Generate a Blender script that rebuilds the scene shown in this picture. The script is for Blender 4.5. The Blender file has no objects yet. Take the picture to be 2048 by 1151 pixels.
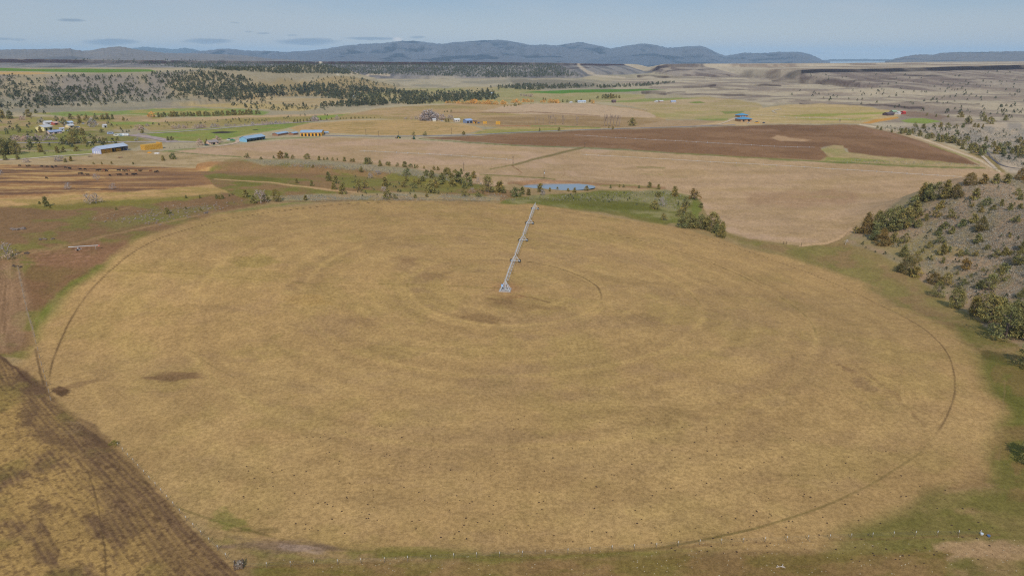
import bpy, math, random
import numpy as np
sc = bpy.context.scene
C = sc.collection
R = math.radians
random.seed(7)
rng = np.random.default_rng(11)

# ------------------------------------------------------------------ camera
FPX, CX, CY, HC = 1365.0, 1024.0, 575.5, 100.0      # focal length and centre in photo pixels, camera height
PITCH = math.atan((CY - 110.0) / FPX)
cp, sp = math.cos(PITCH), math.sin(PITCH)
cam = bpy.data.objects.new('camera', bpy.data.cameras.new('camera'))
C.objects.link(cam)
cam.location = (0, 0, HC)
cam.rotation_euler = (math.pi / 2 - PITCH, 0, 0)
cam.data.sensor_width = 36.0
cam.data.lens = 36.0 * FPX / 2048.0
cam.data.clip_start = 0.5
cam.data.clip_end = 80000
sc.camera = cam

# ------------------------------------------------------------------ sun, sky, exposure
SUN_EL = 41.0
sun = bpy.data.objects.new('sun', bpy.data.lights.new('sun', 'SUN'))
C.objects.link(sun)
sun.data.energy = 2.7
sun.data.angle = R(1.2)
sun.data.color = (1.0, 0.95, 0.88)
sun.rotation_euler = (R(90 - SUN_EL), 0, R(-3))
sc.view_settings.view_transform = 'Standard'
sc.view_settings.look = 'None'
sc.view_settings.exposure = 0.0
sc.view_settings.gamma = 1.0
sc.cycles.use_denoising = False
sc.cycles.filter_width = 1.2
sc.cycles.max_bounces = 4
sc.cycles.diffuse_bounces = 2
sc.cycles.volume_bounces = 1
sc.cycles.transparent_max_bounces = 4
sc.cycles.use_adaptive_sampling = False
sc.render.film_transparent = False


class NT:
    """small helper to write node trees"""
    def __init__(self, tree):
        self.t = tree

    def n(self, kind, **kw):
        nd = self.t.nodes.new(kind)
        for k, v in kw.items():
            setattr(nd, k, v)
        return nd

    def link(self, a, b):
        self.t.links.new(a, b)

    def put(self, sock, v):
        if hasattr(v, 'is_linked'):
            self.link(v, sock)
        else:
            sock.default_value = v

    def math(self, op, a, b=None, c=None, clamp=False):
        nd = self.n('ShaderNodeMath', operation=op, use_clamp=clamp)
        for s, v in zip(nd.inputs, (a, b, c)):
            if v is not None:
                self.put(s, v)
        return nd.outputs[0]

    def mix(self, fac, a, b, blend='MIX'):
        nd = self.n('ShaderNodeMix', data_type='RGBA', blend_type=blend)
        self.put(nd.inputs[0], fac)
        for s, v in ((nd.inputs[6], a), (nd.inputs[7], b)):
            if isinstance(v, tuple) and len(v) == 3:
                v = v + (1.0,)
            self.put(s, v)
        return nd.outputs[2]

    def ramp(self, fac, lo, hi, a=0.0, b=1.0):
        nd = self.n('ShaderNodeMapRange', interpolation_type='SMOOTHSTEP')
        self.put(nd.inputs[0], fac)
        for i, v in enumerate((lo, hi, a, b)):
            nd.inputs[i + 1].default_value = v
        return nd.outputs[0]

    def noise(self, vec, scale, detail=3, rough=0.6):
        nd = self.n('ShaderNodeTexNoise')
        if vec is not None:
            self.link(vec, nd.inputs['Vector'])
        nd.inputs['Scale'].default_value = scale
        nd.inputs['Detail'].default_value = detail
        nd.inputs['Roughness'].default_value = rough
        return nd.outputs[0]


def px_dir(u, v):
    """azimuth and elevation of a photo pixel"""
    x, yc, zc = (u - CX), FPX, (CY - v)
    Y = yc * cp + zc * sp
    Z = -yc * sp + zc * cp
    return math.atan2(x, Y), math.atan2(Z, math.hypot(x, Y))


w = bpy.data.worlds.new("World")
sc.world = w
w.use_nodes = True
w.node_tree.nodes.clear()
nt = NT(w.node_tree)
sky = nt.n('ShaderNodeTexSky', sky_type='NISHITA')
sky.sun_disc = False
sky.sun_elevation = R(SUN_EL)
sky.sun_rotation = R(180)
sky.altitude = 900
sky.air_density = 1.0
sky.dust_density = 1.5
sky.ozone_density = 1.0
gen = nt.n('ShaderNodeTexCoord').outputs['Generated']
xyz = nt.n('ShaderNodeSeparateXYZ')
nt.link(gen, xyz.inputs[0])
az = nt.math('ARCTAN2', xyz.outputs[0], xyz.outputs[1])
el = nt.math('ARCSINE', xyz.outputs[2])
comb = nt.n('ShaderNodeCombineXYZ')
nt.link(az, comb.inputs[0])
nt.put(comb.inputs[1], nt.math('MULTIPLY', el, 5.0))
sv = comb.outputs[0]
wob = nt.math('SUBTRACT', nt.noise(sv, 16, 5, 0.7), 0.5)
# thin high veil, streaked
veil = nt.ramp(nt.noise(sv, 2.6, 6, 0.62), 0.36, 0.74)
veil = nt.math('MULTIPLY', veil, 0.65)
VEIL_GREY = (1.95, 3.4, 5.35)
low = nt.mix(nt.ramp(el, 0.0, 0.10), (4.75, 5.25, 5.7), VEIL_GREY)
skyc = nt.mix(0.8, sky.outputs[0], low)
skyc = nt.mix(veil, skyc, (4.6, 5.15, 5.7))
small_clouds = [  # pixel centre, half width, half height, strength, is it white
    (223, 84, 46, 5.0, .75, 0), (418, 82, 44, 4.5, .7, 0), (612, 84, 62, 5.5, .75, 0), (745, 77, 58, 2.6, .65, 0),
    (143, 41, 22, 2.4, .6, 0), (8, 78, 14, 2.2, .5, 0), (37, 80, 12, 1.8, .4, 0), (836, 74, 16, 2.0, .5, 0),
    (526, 67, 14, 1.6, .4, 0), (497, 64, 8, 1.4, .3, 0), (470, 46, 10, 1.2, .3, 0), (584, 71, 12, 1.4, .35, 0),
    (796, 78, 11, 4.0, 1.0, 1), (1700, 105, 60, 2.0, .35, 1), (1620, 107, 50, 1.6, .25, 0), (1850, 103, 60, 2.0, .2, 0)]
dark = None
for (u, v, hw, hh, st, white) in small_clouds:
    a0, e0 = px_dir(u, v)
    sa, se = hw / FPX * 0.72, hh / FPX * 0.9
    da = nt.math('DIVIDE', nt.math('ADD', nt.math('SUBTRACT', az, a0), nt.math('MULTIPLY', wob, sa * 0.9)), sa)
    de = nt.math('DIVIDE', nt.math('ADD', nt.math('SUBTRACT', el, e0), nt.math('MULTIPLY', wob, se * 3.2)), se)
    d2 = nt.math('ADD', nt.math('MULTIPLY', da, da), nt.math('MULTIPLY', de, de))
    m = nt.math('MULTIPLY', nt.ramp(d2, 2.2, 0.1), min(1.0, st * 1.05))
    skyc = nt.mix(m, skyc, (6.6, 6.5, 6.4) if white else (1.7, 2.5, 3.6))
bg = nt.n('ShaderNodeBackground')
nt.link(skyc, bg.inputs[0])
bg.inputs[1].default_value = 0.1
nt.link(bg.outputs[0], nt.n('ShaderNodeOutputWorld').inputs[0])

SIGMA = 4.1e-5              # extinction of the air, per metre


# ------------------------------------------------------------------ numeric noise and steps
def ss(a, b, x):
    t = np.clip((x - a) / (b - a), 0, 1)
    return t * t * (3 - 2 * t)


def vnoise(x, y, seed=0):
    xi, yi = np.floor(x), np.floor(y)
    fx, fy = x - xi, y - yi
    xi = xi.astype(np.int64)
    yi = yi.astype(np.int64)
    fx = fx * fx * (3 - 2 * fx)
    fy = fy * fy * (3 - 2 * fy)

    def h(i, j):
        n = (i * 374761393 + j * 668265263 + seed * 974634777) & 0xFFFFFFFF
        n = ((n ^ (n >> 13)) * 1274126177) & 0xFFFFFFFF
        n = ((n ^ (n >> 16)) * 2246822519) & 0xFFFFFFFF
        return ((n ^ (n >> 15)) & 0xFFFF) / 65535.0
    a = h(xi, yi) * (1 - fx) + h(xi + 1, yi) * fx
    b = h(xi, yi + 1) * (1 - fx) + h(xi + 1, yi + 1) * fx
    return a * (1 - fy) + b * fy


def fbm(x, y, octaves=4, seed=0, gain=0.5):
    s, amp, tot = 0.0, 1.0, 0.0
    for k in range(octaves):
        s = s + amp * vnoise(x * 2 ** k + 17.3 * k, y * 2 ** k - 9.1 * k, seed + k)
        tot += amp
        amp *= gain
    return s / tot


# ------------------------------------------------------------------ terrain
def below(v):
    return PITCH - np.arctan((CY - np.asarray(v, float)) / FPX)


def zray(v, Y):
    return HC - Y * np.tan(below(v))


def xray(u, v, Y):
    return (u - CX) / FPX * (Y * cp + Y * np.tan(below(v)) * sp)


def crest(pts):
    u, v, Y = (np.array(a, float) for a in zip(*pts))
    X = xray(u, v, Y)
    o = np.argsort(X)
    return X[o], Y[o], zray(v, Y)[o]


KNOLL = crest([(340, 330, 650), (430, 319, 630), (600, 317, 610), (740, 326, 600), (880, 345, 560), (960, 365, 530), (1010, 379, 515), (1050, 395, 500)])
BANK = crest([(1010, 402, 490), (1060, 392, 500), (1180, 384, 505), (1260, 380, 505), (1340, 380, 500), (1390, 392, 480), (1425, 425, 440)])
SLOPE = crest([(-900, 150, 1900), (0, 149, 1900), (270, 149, 1900), (330, 146, 1900), (400, 141, 1900), (480, 150, 1900), (520, 160, 1900), (570, 178, 1900), (640, 193, 1900)])
ROUND = crest([(500, 176, 2300), (560, 158, 2300), (600, 153, 2300), (680, 152, 2300), (730, 159, 2300), (790, 171, 2300), (860, 184, 2300)])
MESA = crest([(-900, 116, 4300), (0, 117.5, 4300), (200, 120, 4300), (640, 123, 4300), (1000, 124.5, 4300), (1125, 126, 4300), (1150, 127, 4750), (1255, 128, 5400), (1275, 133, 5500), (1300, 150, 5600)])
MESA_R = crest([(1285, 152, 4200), (1318, 131, 4200), (1340, 128, 4200), (1450, 127.5, 4200), (1570, 128, 4200), (2048, 125, 4200), (3000, 124, 4200)])
BENCH_R = crest([(1535, 168, 3000), (1578, 139, 3000), (1700, 138, 3000), (1850, 135, 3000), (2048, 130, 3000), (3000, 118, 3000)])


TABLES = ((MESA, 1180, 0.84, 51), (MESA_R, 900, 0.76, 61), (BENCH_R, 1050, 0.84, 71))


def table(c, w_, sd, X, Y):
    """position across a table-land edge: 0 at the foot of the slope, 1 at the rim"""
    cx, cy, cz = c
    y0 = np.interp(X, cx, cy) + (fbm(X / 300, Y * 0 + sd, 3, sd) - 0.5) * 260 + (fbm(X / 70, Y * 0 + sd, 2, sd + 3) - 0.5) * 60
    z0 = np.maximum(np.interp(X, cx, cz, left=0 if cx[0] > -2500 else cz[0], right=0 if cx[-1] < 2500 else cz[-1]), 0)
    return (Y - y0 + w_) / w_, y0, z0


def raise_to(z, add):
    """lift the ground to a landform, leaving it alone where the landform has run out"""
    return np.maximum(z, add - 600 * (1 - ss(0, 7, add)))


def bump(X, Y, c, near, far, flat=0.0):
    cx, cy, cz = c
    y0, z0 = np.interp(X, cx, cy), np.interp(X, cx, cz, left=cz[0] if cx[0] < -1500 else 0, right=cz[-1] if cx[-1] > 1500 else 0)
    d = Y - y0
    p = np.where(d < 0, 1 - ss(0, near, -d), 1 - ss(flat, flat + far, d))
    return np.maximum(z0, 0) * p


POND = (32.0, 555.0, 29.0, 14.0, -1.9)        # centre, radii, level


def terrain(X, Y):
    X = np.asarray(X, float)
    Y = np.asarray(Y, float)
    g = ss(200, 330, Y)
    f = np.clip(-X / 150, -1.0, 1.15)
    f = f * 12 + 2
    fade = np.where(f > 0, 1 - ss(430, 690, Y), 1 - ss(450, 900, Y))
    z = g * f * fade
    z = z + (fbm(X / 45, Y / 45, 3, 5) - 0.5) * 1.0 * ss(60, 200, Y)
    # rolling ground further out
    z = z + (fbm(X / 260, Y / 260, 4, 9) - 0.5) * 7 * ss(900, 1700, Y) * (1 - ss(9000, 14000, Y))
    roll = ss(250, 800, X) * ss(950, 1500, Y) * (1 - ss(4200, 5200, Y))
    z = z + roll * ((fbm(X / 330, Y / 150, 5, 21) - 0.35) * 20)
    for c, near, far, flat in ((KNOLL, 95, 60, 0), (BANK, 60, 38, 0), (ROUND, 480, 500, 0)):
        z = raise_to(z, bump(X, Y, c, near, far, flat))
    # brushy hill on the right
    x0 = np.interp(Y, [120, 236, 330, 428, 480, 560], [166, 182, 206, 214, 228, 262])
    hill = 32 * ss(0, 92, X - x0) * ss(150, 300, Y) * (1 - ss(458, 545, Y)) * (1 - 0.5 * ss(420, 900, X))
    hill = hill * (0.9 + 0.3 * (fbm(X / 60, Y / 60, 3, 31) - 0.5))
    z = z + hill
    pd = np.hypot((X - POND[0] + 6 * np.sin(Y / 9)) / POND[2], (Y - POND[1]) / POND[3])
    z = np.where(pd < 1.5, z + (np.minimum(z, POND[4] - 1.2) - z) * (1 - ss(.75, 1.3, pd)), z)
    # long hillside with a flat top
    cx, cy, cz = SLOPE
    zs = np.maximum(np.interp(X, cx, cz), 0) * np.where(X > cx[-1], 0, 1)
    t = np.clip((Y - 1290 - 60 * np.sin(X / 170)) / 610, 0, 1)
    gul = (fbm(X / 120, Y / 400, 3, 41) - 0.5) * 9 * np.sin(np.pi * t)
    prof = t * 0.75 + 0.25 * ss(0.55, 1, t)
    z = raise_to(z, (zs * prof + gul * ss(4, 14, zs)) * (1 - ss(2950, 3300, Y)))
    z = z - np.maximum(Y - 5200, 0) * 0.0135
    # far table land
    for c, w_, cliff, sd in TABLES:
        t, y0, z0 = table(c, w_, sd, X, Y)
        spur = (fbm(X / 110, Y / 500, 3, sd + 7) - 0.5) * 0.34 * np.sin(np.pi * np.clip(t, 0, 1))
        tc = np.clip(t, 0, 1)
        prof = np.clip(cliff * tc ** 1.05 + spur, 0, 1) * (1 - ss(0.955, 0.975, tc)) + ss(0.955, 0.975, tc)
        z = raise_to(z, (z0 * prof - np.maximum(Y - y0, 0) * 0.012) * (1 - ss(7000, 9000, Y)))
    # river canyon running back between the table lands
    z = z - 90 * np.exp(-((X / np.maximum(Y, 1) - 0.192 - 0.012 * np.sin(Y / 700)) / 0.018) ** 2) * ss(4000, 6500, Y)
    return z


def W(u, v, ymax=24000.0):
    """photo pixels -> points on the terrain (first surface met)"""
    u = np.atleast_1d(np.asarray(u, float))
    v = np.atleast_1d(np.asarray(v, float))
    Ys = 70 * (ymax / 70) ** (np.arange(300) / 299.0)
    out = np.zeros((len(u), 3))
    for i in range(0, len(u), 2000):
        uu, vv = u[i:i + 2000, None], v[i:i + 2000, None]
        Y = Ys[None, :] + 0 * uu
        d = zray(vv, Y) - terrain(xray(uu, vv, Y), Y)
        hit = d <= 0
        k = np.clip(np.where(hit.any(1), hit.argmax(1), len(Ys) - 1), 1, None)
        lo, hi = Ys[k - 1], Ys[k]
        uu, vv = uu[:, 0], vv[:, 0]
        for _ in range(13):
            md = (lo + hi) / 2
            dn = zray(vv, md) <= terrain(xray(uu, vv, md), md)
            hi = np.where(dn, md, hi)
            lo = np.where(dn, lo, md)
        Xh = xray(uu, vv, hi)
        out[i:i + 2000] = np.stack([Xh, hi, terrain(Xh, hi)], 1)
    return out


def W1(u, v):
    return W([u], [v])[0]


def chart(X, Y):
    """a chart of the ground plan in which near and far fields have comparable size"""
    Yc = np.maximum(Y, 20.0)
    depth = Yc * cp + HC * sp
    return CX + FPX * X / depth, CY - FPX * np.tan(PITCH - np.arctan2(HC, Yc))


def depth_of(p):
    return p[1] * cp + (HC - p[2]) * sp


def lin(c):
    c = np.asarray(c, float) / 255.0
    return np.where(c <= 0.04045, c / 12.92, ((c + 0.055) / 1.055) ** 2.4)


LIGHT = np.array([0.89, 0.91, 0.92])                       # brightness of a white matt surface under this sun and sky
AIR = lin((150, 171, 199))


def albedo(rgb, dist=300.0):
    """the surface colour that shows as rgb through `dist` metres of this air"""
    T = math.exp(-SIGMA * dist * .7)
    r_, g_, b_ = rgb
    if g_ > r_ + 4:                    # spring grass seen with last year's straw in it
        k_ = min(.6, (g_ - r_) / 45.0) if dist < 1900 else min(.4, (g_ - r_) / 110.0)
        rgb = (r_ + (g_ - r_) * k_ * .9, g_ - 3 * k_, b_ + (g_ - b_) * .16)
    return np.clip((lin(rgb) - AIR * (1 - T)) / T / LIGHT, 0.012, 0.85)


# ------------------------------------------------------------------ ground mesh
dense = np.radians(np.arange(-46.5, 46.5001, 0.075))
wide = np.radians(np.linspace(46.5, 180, 46)[1:])
AZ = np.concatenate([-wide[::-1], dense, wide[:-1]])
rad = [2.0, 20.0, 45.0, 70.0]
while rad[-1] < 40000:
    r = rad[-1]
    step = min((r * r + HC * HC) / (FPX * HC) * 1.5, r * 0.0075)
    rad.append(r + max(step, 0.15))
rad = np.array(rad)
RR, AA = np.meshgrid(rad, AZ, indexing='ij')
GX, GY = (RR * np.sin(AA)).ravel(), (RR * np.cos(AA)).ravel()
GZ = terrain(GX, GY)
nr, na = len(rad), len(AZ)
GU, GV = chart(GX, GY)
sector = (np.abs(AA.ravel()) < R(62)) & (GY > 20)
col = np.zeros((len(GX), 3))
col[:] = albedo((168, 150, 122), 900)
gn1 = fbm(GX / 60, GY / 60, 4, 1)
gn2 = fbm(GX / 14, GY / 14, 4, 2)
gn3 = fbm(GX / 3.2, GY / 3.2, 3, 3)
UVn = (fbm(GU / 26, GV / 9, 4, 4) - 0.5)          # ragged field edges
UVm = (fbm(GU / 26 + 50, GV / 9 + 70, 4, 8) - 0.5)


def seg_dist(U, V, pts, closed):
    d = np.full(U.shape, 1e9)
    inside = np.zeros(U.shape, bool)
    n = len(pts)
    for i in range(n if closed else n - 1):
        (x0, y0), (x1, y1) = pts[i], pts[(i + 1) % n]
        dx, dy = x1 - x0, y1 - y0
        t = np.clip(((U - x0) * dx + (V - y0) * dy) / (dx * dx + dy * dy + 1e-9), 0, 1)
        d = np.minimum(d, np.hypot(U - x0 - t * dx, V - y0 - t * dy))
        if closed and dy != 0:
            c = ((y0 > V) != (y1 > V)) & (U < dx * (V - y0) / dy + x0)
            inside ^= c
    return d, inside


def plan(pts):
    p = W([a for a, b in pts], [b for a, b in pts])
    u, v = chart(p[:, 0], p[:, 1])
    return list(zip(u, v)), float(np.median(np.linalg.norm(p - np.array([0, 0, HC]), axis=1)))


def region(pts, soft=1.6, wob=2.5):
    q, dist = plan(pts)
    us, vs = [a for a, b in q], [b for a, b in q]
    pad = soft * 2 + wob * 2 + 4
    idx = np.nonzero(sector & (GU > min(us) - pad) & (GU < max(us) + pad) & (GV > min(vs) - pad) & (GV < max(vs) + pad))[0]
    d, ins = seg_dist(GU[idx] + UVn[idx] * wob * 4, GV[idx] + UVm[idx] * wob * 2, q, True)
    sd = np.where(ins, d, -d)
    return idx, ss(-soft, soft, sd), dist


def paint(pts, rgb, soft=1.4, wob=1.5, op=1.0, vary=None, amount=0.0, scale=(30, 8), rgb2=None, cover=0.5, seed=0):
    """colour one field; rgb2 comes in as patches"""
    idx, m, dist = region(pts, soft, wob)
    c = np.repeat(albedo(rgb, dist)[None, :], len(idx), 0)
    if rgb2 is not None:
        n = fbm(GU[idx] / scale[0], GV[idx] / scale[1], 5, 100 + seed, 0.55)
        k = ss(0.5 - 0.10 + (0.5 - cover) * 0.5, 0.5 + 0.10 + (0.5 - cover) * 0.5, n)[:, None]
        c = c * (1 - k) + albedo(rgb2, dist)[None, :] * k
    m = (m * op)[:, None]
    col[idx] = col[idx] * (1 - m) + c * m


def stroke(pts, width, rgb, op=0.8, wob=1.0, breakup=0.0, seed=0):
    """a worn or grown-over line on the ground"""
    q, dist = plan(pts)
    us, vs = [a for a, b in q], [b for a, b in q]
    pad = width * 2 + wob * 4 + 3
    idx = np.nonzero(sector & (GU > min(us) - pad) & (GU < max(us) + pad) & (GV > min(vs) - pad) & (GV < max(vs) + pad))[0]
    d, _ = seg_dist(GU[idx] + UVn[idx] * wob * 3, GV[idx] + UVm[idx] * wob * 2, q, False)
    m = (1 - ss(width * 0.35, width * 0.9, d)) * op
    if breakup:
        m = m * (1 - breakup + breakup * ss(0.42, 0.62, fbm(GU[idx] / 35, GV[idx] / 18, 3, 200 + seed)))
    m = m[:, None]
    col[idx] = col[idx] * (1 - m) + albedo(rgb, dist)[None, :] * m


def blot(u, v, ru, rv, rgb, op=0.6, seed=0, tilt=0.0):
    """an irregular patch: burnt, wet and greener ground, one painted tree shadow"""
    q, dist = plan([(u, v)])
    (cu, cv), = q
    idx = np.nonzero(sector & (np.abs(GU - cu) < ru * 2) & (np.abs(GV - cv) < rv * 2 + ru * abs(tilt)))[0]
    du, dv = GU[idx] - cu, GV[idx] - cv
    dv = dv - tilt * du
    n = fbm(GU[idx] / (ru * 0.5), GV[idx] / (rv * 0.5), 4, 300 + seed)
    d = np.hypot(du / ru, dv / rv) + (n - 0.5) * 1.5
    m = ((1 - ss(0.35, 1.0, d)) * op)[:, None]
    col[idx] = col[idx] * (1 - m) + albedo(rgb, dist)[None, :] * m


# ---- far zones first
PALE, SAGE = (172, 156, 134), (148, 138, 122)
far = GY > 900
n = fbm(GX / 180, GY / 420, 5, 77)
k = ss(0.40, 0.62, n)[:, None]
col[:] = albedo((160, 147, 124), 2500) * k + albedo((176, 160, 132), 2500) * (1 - k)
vf = GY > 5200
col[vf] = (albedo((140, 135, 135), 7000) * k + albedo((160, 150, 140), 7000) * (1 - k))[vf]
nearz = GY < 760
col[nearz] = (albedo((158, 132, 94), 350) * k + albedo((142, 122, 78), 350) * (1 - k))[nearz]
# pale eastern range land
idx, m, dist = region([(1290, 150), (1500, 140), (2300, 130), (2300, 400), (2020, 345), (1975, 300), (1800, 256), (1730, 249), (1800, 235), (1790, 222), (1700, 211), (1500, 207), (1320, 186), (1180, 180), (1200, 165)], 3, 4)
n = fbm(GX[idx] / 160, GY[idx] / 90, 6, 33, 0.6)
k = ss(0.44, 0.60, n)[:, None]
e = albedo((178, 162, 138), dist) * (1 - k) + albedo((146, 130, 116), dist) * k
col[idx] = col[idx] * (1 - m[:, None]) + e * m[:, None]
# hillside, round hill
paint([(-120, 150), (270, 149), (400, 141), (480, 150), (560, 178), (560, 196), (470, 214), (360, 216), (230, 222), (-120, 228)], (158, 143, 118), 3, 4, 1, rgb2=(142, 131, 120), scale=(60, 14), seed=1)
paint([(340, 165), (480, 160), (560, 182), (555, 205), (470, 212), (380, 205)], (166, 148, 116), 6, 5, .7)
paint([(-120, 200), (250, 196), (400, 200), (330, 214), (230, 221), (-120, 228)], (146, 138, 118), 4, 4, .8)
paint([(500, 176), (560, 158), (680, 152), (790, 171), (860, 184), (760, 196), (600, 192), (480, 186)], (160, 140, 106), 2, 3)
# table-land faces: talus, dark rim rock, pale top
for (c, w_, cliff, sd), f1, f2, rimc, topc, d_ in zip(TABLES, ((140, 134, 132), (154, 141, 131), (158, 144, 130)), ((112, 110, 114), (120, 108, 106), (128, 114, 108)),
                                                      ((76, 62, 66), (72, 56, 60), (60, 48, 50)), ((170, 150, 132), (182, 166, 144), (182, 166, 144)), (4000, 4000, 2800)):
    t, y0, z0 = table(c, w_, sd, GX, GY)
    on = sector & (z0 > 6) & (t > -.1) & (GY < y0 + 2600)
    high = ss(6, 22, z0) * on
    streak = fbm(GX / 38, GY / 420, 5, 93 + sd) * .7 + fbm(GX / 300, GY / 60, 3, 97 + sd) * .3
    k = ss(.42, .60, streak)[:, None]
    fc = albedo(f1, d_) * (1 - k) + albedo(f2, d_) * k
    m = (ss(.02, .14, t) * high)[:, None]
    col[:] = col * (1 - m) + fc * m
    ledge = ss(.60, .64, t) * (1 - ss(.68, .72, t)) * ss(.50, .60, fbm(GX / 220, GX * 0 + 3, 3, 98 + sd)) * .6
    rim = ss(.885, .92, t) * (1 - ss(.985, 1.0, t)) * (.55 + .45 * ss(.36, .48, fbm(GX / 160, GX * 0, 3, 95 + sd)))
    m = (np.maximum(rim, ledge) * high)[:, None]
    col[:] = col * (1 - m) + albedo(rimc, d_) * m
    m = (ss(1.0, 1.03, t) * high)[:, None]
    kt = ss(.42, .60, fbm(GX / 170, GY / 520, 5, 99 + sd, .6))[:, None]
    col[:] = col * (1 - m) + (albedo(topc, d_) * (1 - kt) + albedo((146, 128, 114), d_) * kt) * m
# bench-top fields
paint([(-150, 132), (60, 138), (180, 137.5), (300, 139), (315, 143), (200, 145.5), (60, 143), (-150, 140)], (88, 132, 56), 1.0, .5)
paint([(-150, 142), (60, 144), (112, 147), (60, 149.5), (-150, 149)], (190, 156, 108), 1.0, .5)
# valley floor
paint([(770, 160), (900, 154), (1160, 157), (1300, 172), (1290, 188), (1000, 176), (840, 176)], (172, 158, 134), 2, 2, 1, rgb2=(150, 140, 122), scale=(50, 5), seed=2)
paint([(780, 178), (1000, 173), (1100, 182), (1290, 190), (1290, 202), (1130, 206), (800, 206), (700, 196)], (156, 146, 102), 2, 2, 1, rgb2=(168, 150, 112), scale=(60, 4), seed=3)
paint([(1020, 160), (1110, 158), (1200, 166), (1170, 176), (1030, 174)], (126, 118, 106), 2, 2, .85)
paint([(1040, 184.5), (1100, 181.5), (1280, 178), (1330, 179.5), (1250, 184), (1110, 187)], (72, 128, 52), .7, .6)
for (u0, v0, u1, v1, hh, o) in ((1275, 153, 1410, 156, 2.6, .9), (1410, 154, 1560, 152, 2.5, .5), (1368, 174, 1430, 172, 4, .9), (1285, 186, 1330, 186, 5.5, .95), (1335, 186, 1370, 184, 2.5, .8), (1370, 188, 1440, 190, 1.6, .7),
                            (1420, 176, 1500, 180, 2.2, .5), (1440, 190, 1540, 192, 3, .7), (1545, 161, 1690, 163, 3.2, .8), (1500, 170, 1560, 172, 2, .8), (1640, 166, 1760, 163, 2, .6), (1640, 174, 1720, 175, 1.2, .6), (1600, 208, 1760, 211, 1.6, .8),
                            (1740, 210, 1850, 216, 2.2, .85), (1450, 198, 1620, 200, 1.5, .6), (1850, 206, 1880, 205, 1.6, .6), (1890, 206, 1960, 208, 1.3, .7), (1800, 204, 1850, 202, 1.4, .5), (1870, 225, 1960, 222, 3, .6), (1880, 160, 1990, 158, 1.0, .5), (1730, 158, 1790, 157, 1.4, .6)):
    stroke([(u0, v0), ((u0 + u1) / 2, (v0 + v1) / 2 + random.uniform(-1, 1)), (u1, v1)], hh * .8, (84, 72, 74), o, 1.6, .5, int(u0))
for (u0, v0, u1, v1) in ((1300, 152, 1340, 133), (1360, 150, 1400, 134), (1565, 158, 1600, 145), (1800, 166, 1860, 146), (1960, 176, 2040, 148), (1620, 160, 1660, 148)):
    stroke([(u0, v0), ((u0 + u1) / 2 + 4, (v0 + v1) / 2), (u1, v1)], 1.4, (180, 164, 144), .35, 1.5, .5)
stroke([(1156, 131), (1172, 143), (1200, 152), (1250, 156)], 2.6, (192, 174, 152), .7, 1)
stroke([(1110, 124.5), (1150, 124.8)], 1.0, (205, 180, 156), .8, .5)
stroke([(702, 147), (740, 148.5), (780, 150)], 1.2, (205, 184, 158), .7, .5)
stroke([(638, 124.5), (650, 133), (664, 143), (676, 149)], 1.2, (205, 190, 168), .9, .6)
# ---- middle fields
paint([(456, 187), (520, 186), (700, 197), (775, 204), (690, 208), (622, 214), (560, 207), (495, 207), (470, 199)], (180, 158, 122), 1.2, 1.2, 1, rgb2=(172, 148, 110), scale=(80, 3), seed=4)
paint([(360, 210), (470, 206), (560, 208), (640, 216), (600, 222), (480, 216)], (182, 156, 104), 1.5, 1.5, .8)
paint([(60, 226), (220, 222), (370, 215.5), (475, 217), (540, 223), (520, 232), (330, 233), (250, 229), (140, 234)], (122, 142, 70), 1.5, 2, 1, rgb2=(160, 145, 88), scale=(40, 4), cover=.4, seed=5)
paint([(-80, 232), (140, 233), (250, 230), (330, 236), (280, 258), (150, 262), (-80, 262)], (168, 142, 106), 2, 2, 1, rgb2=(146, 134, 80), scale=(40, 5), seed=6)
paint([(-80, 255), (60, 258), (230, 262), (300, 282), (270, 296), (150, 300), (-80, 300)], (150, 132, 96), 2, 2, 1, rgb2=(128, 124, 68), scale=(50, 6), seed=7)
paint([(275, 245), (330, 238), (520, 232), (700, 227.5), (760, 232), (700, 238), (520, 247), (300, 262)], (150, 134, 84), 1, 1, 1, rgb2=(164, 142, 98), scale=(70, 4), seed=8)
paint([(278, 240), (480, 231), (700, 226), (690, 229), (500, 235), (300, 246)], (186, 156, 120), .8, 1, .9)
paint([(215, 245), (290, 244), (318, 246), (290, 250), (230, 249)], (128, 146, 62), 1, 1, .9)
paint([(620, 232), (700, 227.5), (745, 231), (690, 236), (640, 240)], (118, 146, 58), 1, 1)
paint([(282, 266), (420, 256), (520, 250.5), (640, 241), (590, 252), (566, 258), (480, 272), (420, 285), (330, 279)], (116, 142, 60), 1, 1.2, 1, rgb2=(142, 138, 78), scale=(50, 5), cover=.42, seed=9)
paint([(420, 264.5), (445, 262.6), (474, 263), (455, 266.5), (430, 267)], (62, 50, 58), .8, .8, .95)
paint([(505, 259), (515, 258.5), (518, 260), (508, 261)], (66, 56, 56), .6, .4, .9)
paint([(640, 240), (760, 216), (900, 207.5), (1020, 208), (1180, 206), (1330, 225), (1330, 242), (1240, 256), (1000, 256), (960, 252), (880, 242), (760, 238)], (176, 146, 108), 1.5, 1.5, 1, rgb2=(160, 138, 92), scale=(90, 4), seed=10)
paint([(1010, 212), (1060, 207.5), (1180, 206), (1310, 226), (1310, 235), (1200, 233), (1040, 228), (960, 222)], (188, 160, 130), 1.0, 1.5)
paint([(960, 236), (1100, 228), (1200, 233), (1330, 238), (1340, 246), (1250, 255), (1020, 255), (940, 248)], (164, 136, 102), 1.5, 1.5, .9, rgb2=(150, 122, 88), scale=(70, 4), seed=11)
stroke([(900, 225), (1060, 224.5), (1130, 227), (1200, 231.5)], 1.4, (132, 100, 78), .8, 1, .3)
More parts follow.
